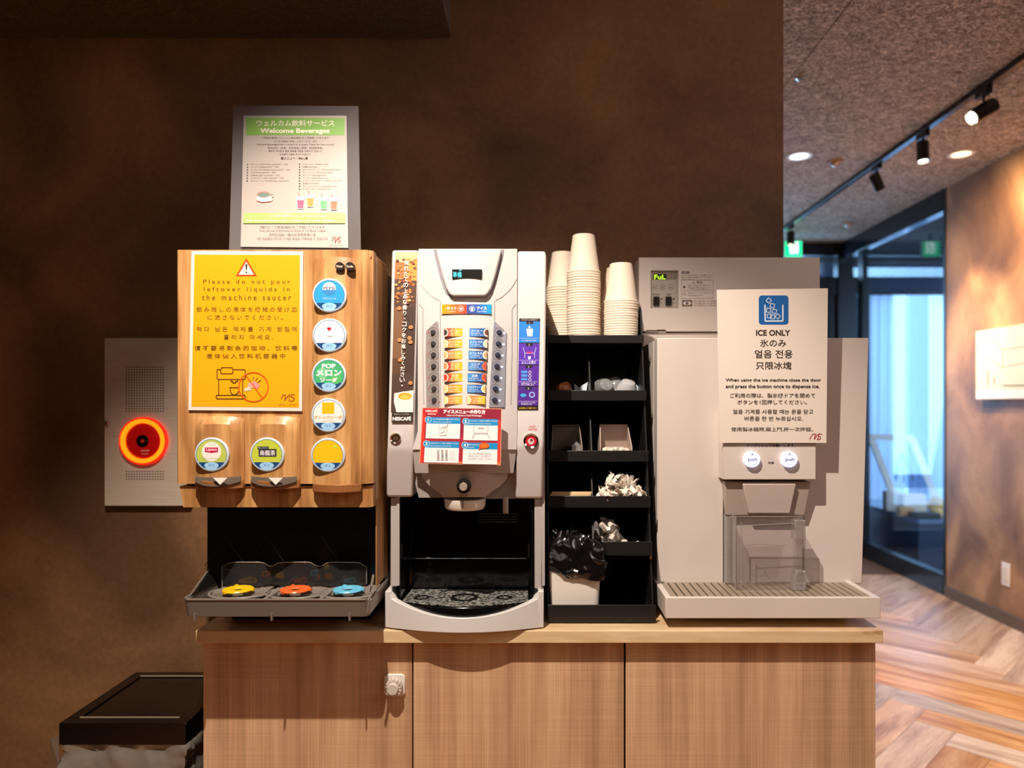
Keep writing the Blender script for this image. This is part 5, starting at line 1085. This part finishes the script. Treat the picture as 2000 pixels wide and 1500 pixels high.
# ================================================================ ALARM PANEL ON THE WALL
YA=2.108
al_=thing('alarm_panel','brushed steel wall panel with a glowing red ring lamp and two grids of holes','alarm panel',(wx(283,YA),YW,wz(988,YA)))
build('steel_plate',MB().pix([(204,660),(372,660),(372,988),(204,988)],YA,YW),STEEL,al_,bevel=.001)
def holes(x0,y0,nx,ny,dx,dy,w):
    mb=MB()
    for i in range(nx):
        for j in range(ny):
            c=W(x0+i*dx,y0+j*dy,YA-.0004); r=.0022; mb.add([(c.x+r*math.cos(R(a)),c.y,c.z+r*math.sin(R(a))) for a in range(0,360,60)],[(0,5,4,3,2,1)])
    o=build('speaker_holes',mb,mat('hole_dark',(60,44,34),.8),al_,smooth=False); o['kind']='stuff'
holes(247,717,15,18,5.12,5.08,0); holes(247,921,15,4,5.12,5.0,0)
c=W(283,861,YA)
def ringp(name,r0,r1,d,m,label=None,hf=.004):
    o=build(name,MB().lathe([(r0*YA/F,0),(r0*YA/F,-d),(r1*YA/F,-d),(r1*YA/F,0)],(c.x,YA,c.z),48,'y',cap=False),m,al_)
    if label: o['label']=label
    return o
ringp('outer_ring',43,46.5,.012,mat('red_glow_edge',(220,24,14),.3,emit=(255,40,20),es=.9))
ringp('glowing_ring',35,43,.014,mat('amber_glow',(255,120,20),.3,emit=(255,140,18),es=1.35),'glowing yellow orange light ring')
dc=build('red_cover',MB().lathe([(0,-.013),(30*YA/F,-.011),(35*YA/F,-.008),(35*YA/F,0)],(c.x,YA,c.z),48,'y',cap=False),mat('red_cover',(176,10,8),.25,coat=.5,emit=(190,10,5),es=.25),al_)
build('push_centre',MB().lathe([(0,-.012),(10*YA/F,-.014),(12*YA/F,-.0135),(12*YA/F,0)],(c.x,YA,c.z),32,'y',cap=False),GLOSSB,al_)
q=Print(YA-.0145,al_,.0003); q.text('火災報知器',283,880,3.4,17,(240,190,170),.02); q.text('強く押す',283,886.5,2.8,14,(240,190,170),.02); q.text('押',280,861,4,5,(90,110,60)); q.text('す',287,861,4,5,(150,80,40)); q.done()
build('lock_knob',MB().lathe([(0,-.012),(.005,-.011),(.0075,-.006),(.0075,0)],(wx(211,YA),YA,wz(826,YA)),20,'y',cap=False),CHROME,al_)
# ================================================================ WASTE BIN AT THE LEFT
B0,B1=-1.188,-.872; BY0,BY1=1.757,2.095; BT=.507; BB=.453
sb=thing('waste_bin','dark steel waste bin with a flat lid over a clear bag, left of the cabinets','bin',((B0+B1)/2,(BY0+BY1)/2,0))
SM=mat('dark_mirror_steel',(52,44,40),.16,metal=.85)
ld=MB(); ld.box(B0,B1,BY0,BY0+.004,BB,BT-.001).box(B0,B1,BY1-.004,BY1,BB,BT-.001).box(B0,B0+.004,BY0+.004,BY1-.004,BB,BT-.001).box(B1-.004,B1,BY0+.004,BY1-.004,BB,BT-.001)
i_=.032
ld.box(B0,B1,BY0,BY0+i_,BT-.003,BT).box(B0,B1,BY1-i_,BY1,BT-.003,BT).box(B0,B0+i_,BY0+i_,BY1-i_,BT-.003,BT).box(B1-i_,B1,BY0+i_,BY1-i_,BT-.003,BT)
build('lid_rim',ld,SM,sb,bevel=.0018)
build('lid_flap',MB().box(B0+i_+.001,B1-i_-.001,BY0+i_+.001,BY1-i_-.001,BT-.008,BT-.004),mat('lid_flap',(46,36,30),.22,metal=.7),sb,bevel=.001)
build('flap_edge',MB().box(B0+i_,B1-i_,BY0+i_-.001,BY0+i_+.002,BT-.001,BT+.002).box(B0+i_,B1-i_,BY1-i_-.002,BY1-i_+.001,BT-.001,BT+.002),mat('bright_metal'),sb)
build('bin_body',MB().box(B0+.022,B1-.022,BY0+.02,BY1-.02,.0,BT-.012),mat('bin_black',(20,18,17),.35),sb,bevel=.006)
n=120; k=22; vs=[]
def perim(t,o):
    w,h=(B1-B0)/2-.012+o,(BY1-BY0)/2-.012+o; P=2*(w+h)*2; d=t*P; cx,cy=(B0+B1)/2,(BY0+BY1)/2
    for L_,f in ((2*w,lambda s:(cx-w+s,cy-h)),(2*h,lambda s:(cx+w,cy-h+s)),(2*w,lambda s:(cx+w-s,cy+h)),(2*h,lambda s:(cx-w,cy+h-s))):
        if d<=L_: return f(d)
        d-=L_
    return (cx-w,cy-h)
for j in range(k+1):
    v=j/k
    for i in range(n):
        t=i/n; p=Vector((t*22,v*4.2,0)); o=.004+.018*v*.6+.013*noise.noise(p)+.010*abs(noise.noise(Vector((t*40+v*6,v*7,5))))+.004*noise.noise(p*3)
        if j==0: o=-.004
        if t<.25: o=min(o,.05)
        x,y=perim(t,min(o,.026) if .25<t<.5 else o); y=min(y,2.12); vs.append((min(x,-.742),y,BB+.012-.23*v+.012*noise.noise(Vector((t*9,2,v)))*v))
mb=MB().add(vs,[(j*n+i,(j+1)*n+i,(j+1)*n+(i+1)%n,j*n+(i+1)%n) for j in range(k) for i in range(n)])
bgm=clear('bag_film',(190,186,180),.10,.16,.50,(190,180,168)); build('clear_bag',mb,bgm,sb)
fl_=[Vector((B0-.004,1.76,BB+.022)),Vector((B0-.030,1.77,BB+.010)),Vector((B0-.052,1.80,BB-.085)),Vector((B0-.004,1.765,BB-.06))]
build('bag_corner',MB().hull(fl_,[p+Vector((0,.0012,0)) for p in fl_]),bgm,sb)
print('OBJECTS',len(bpy.data.objects),'PLANKS',cnt)
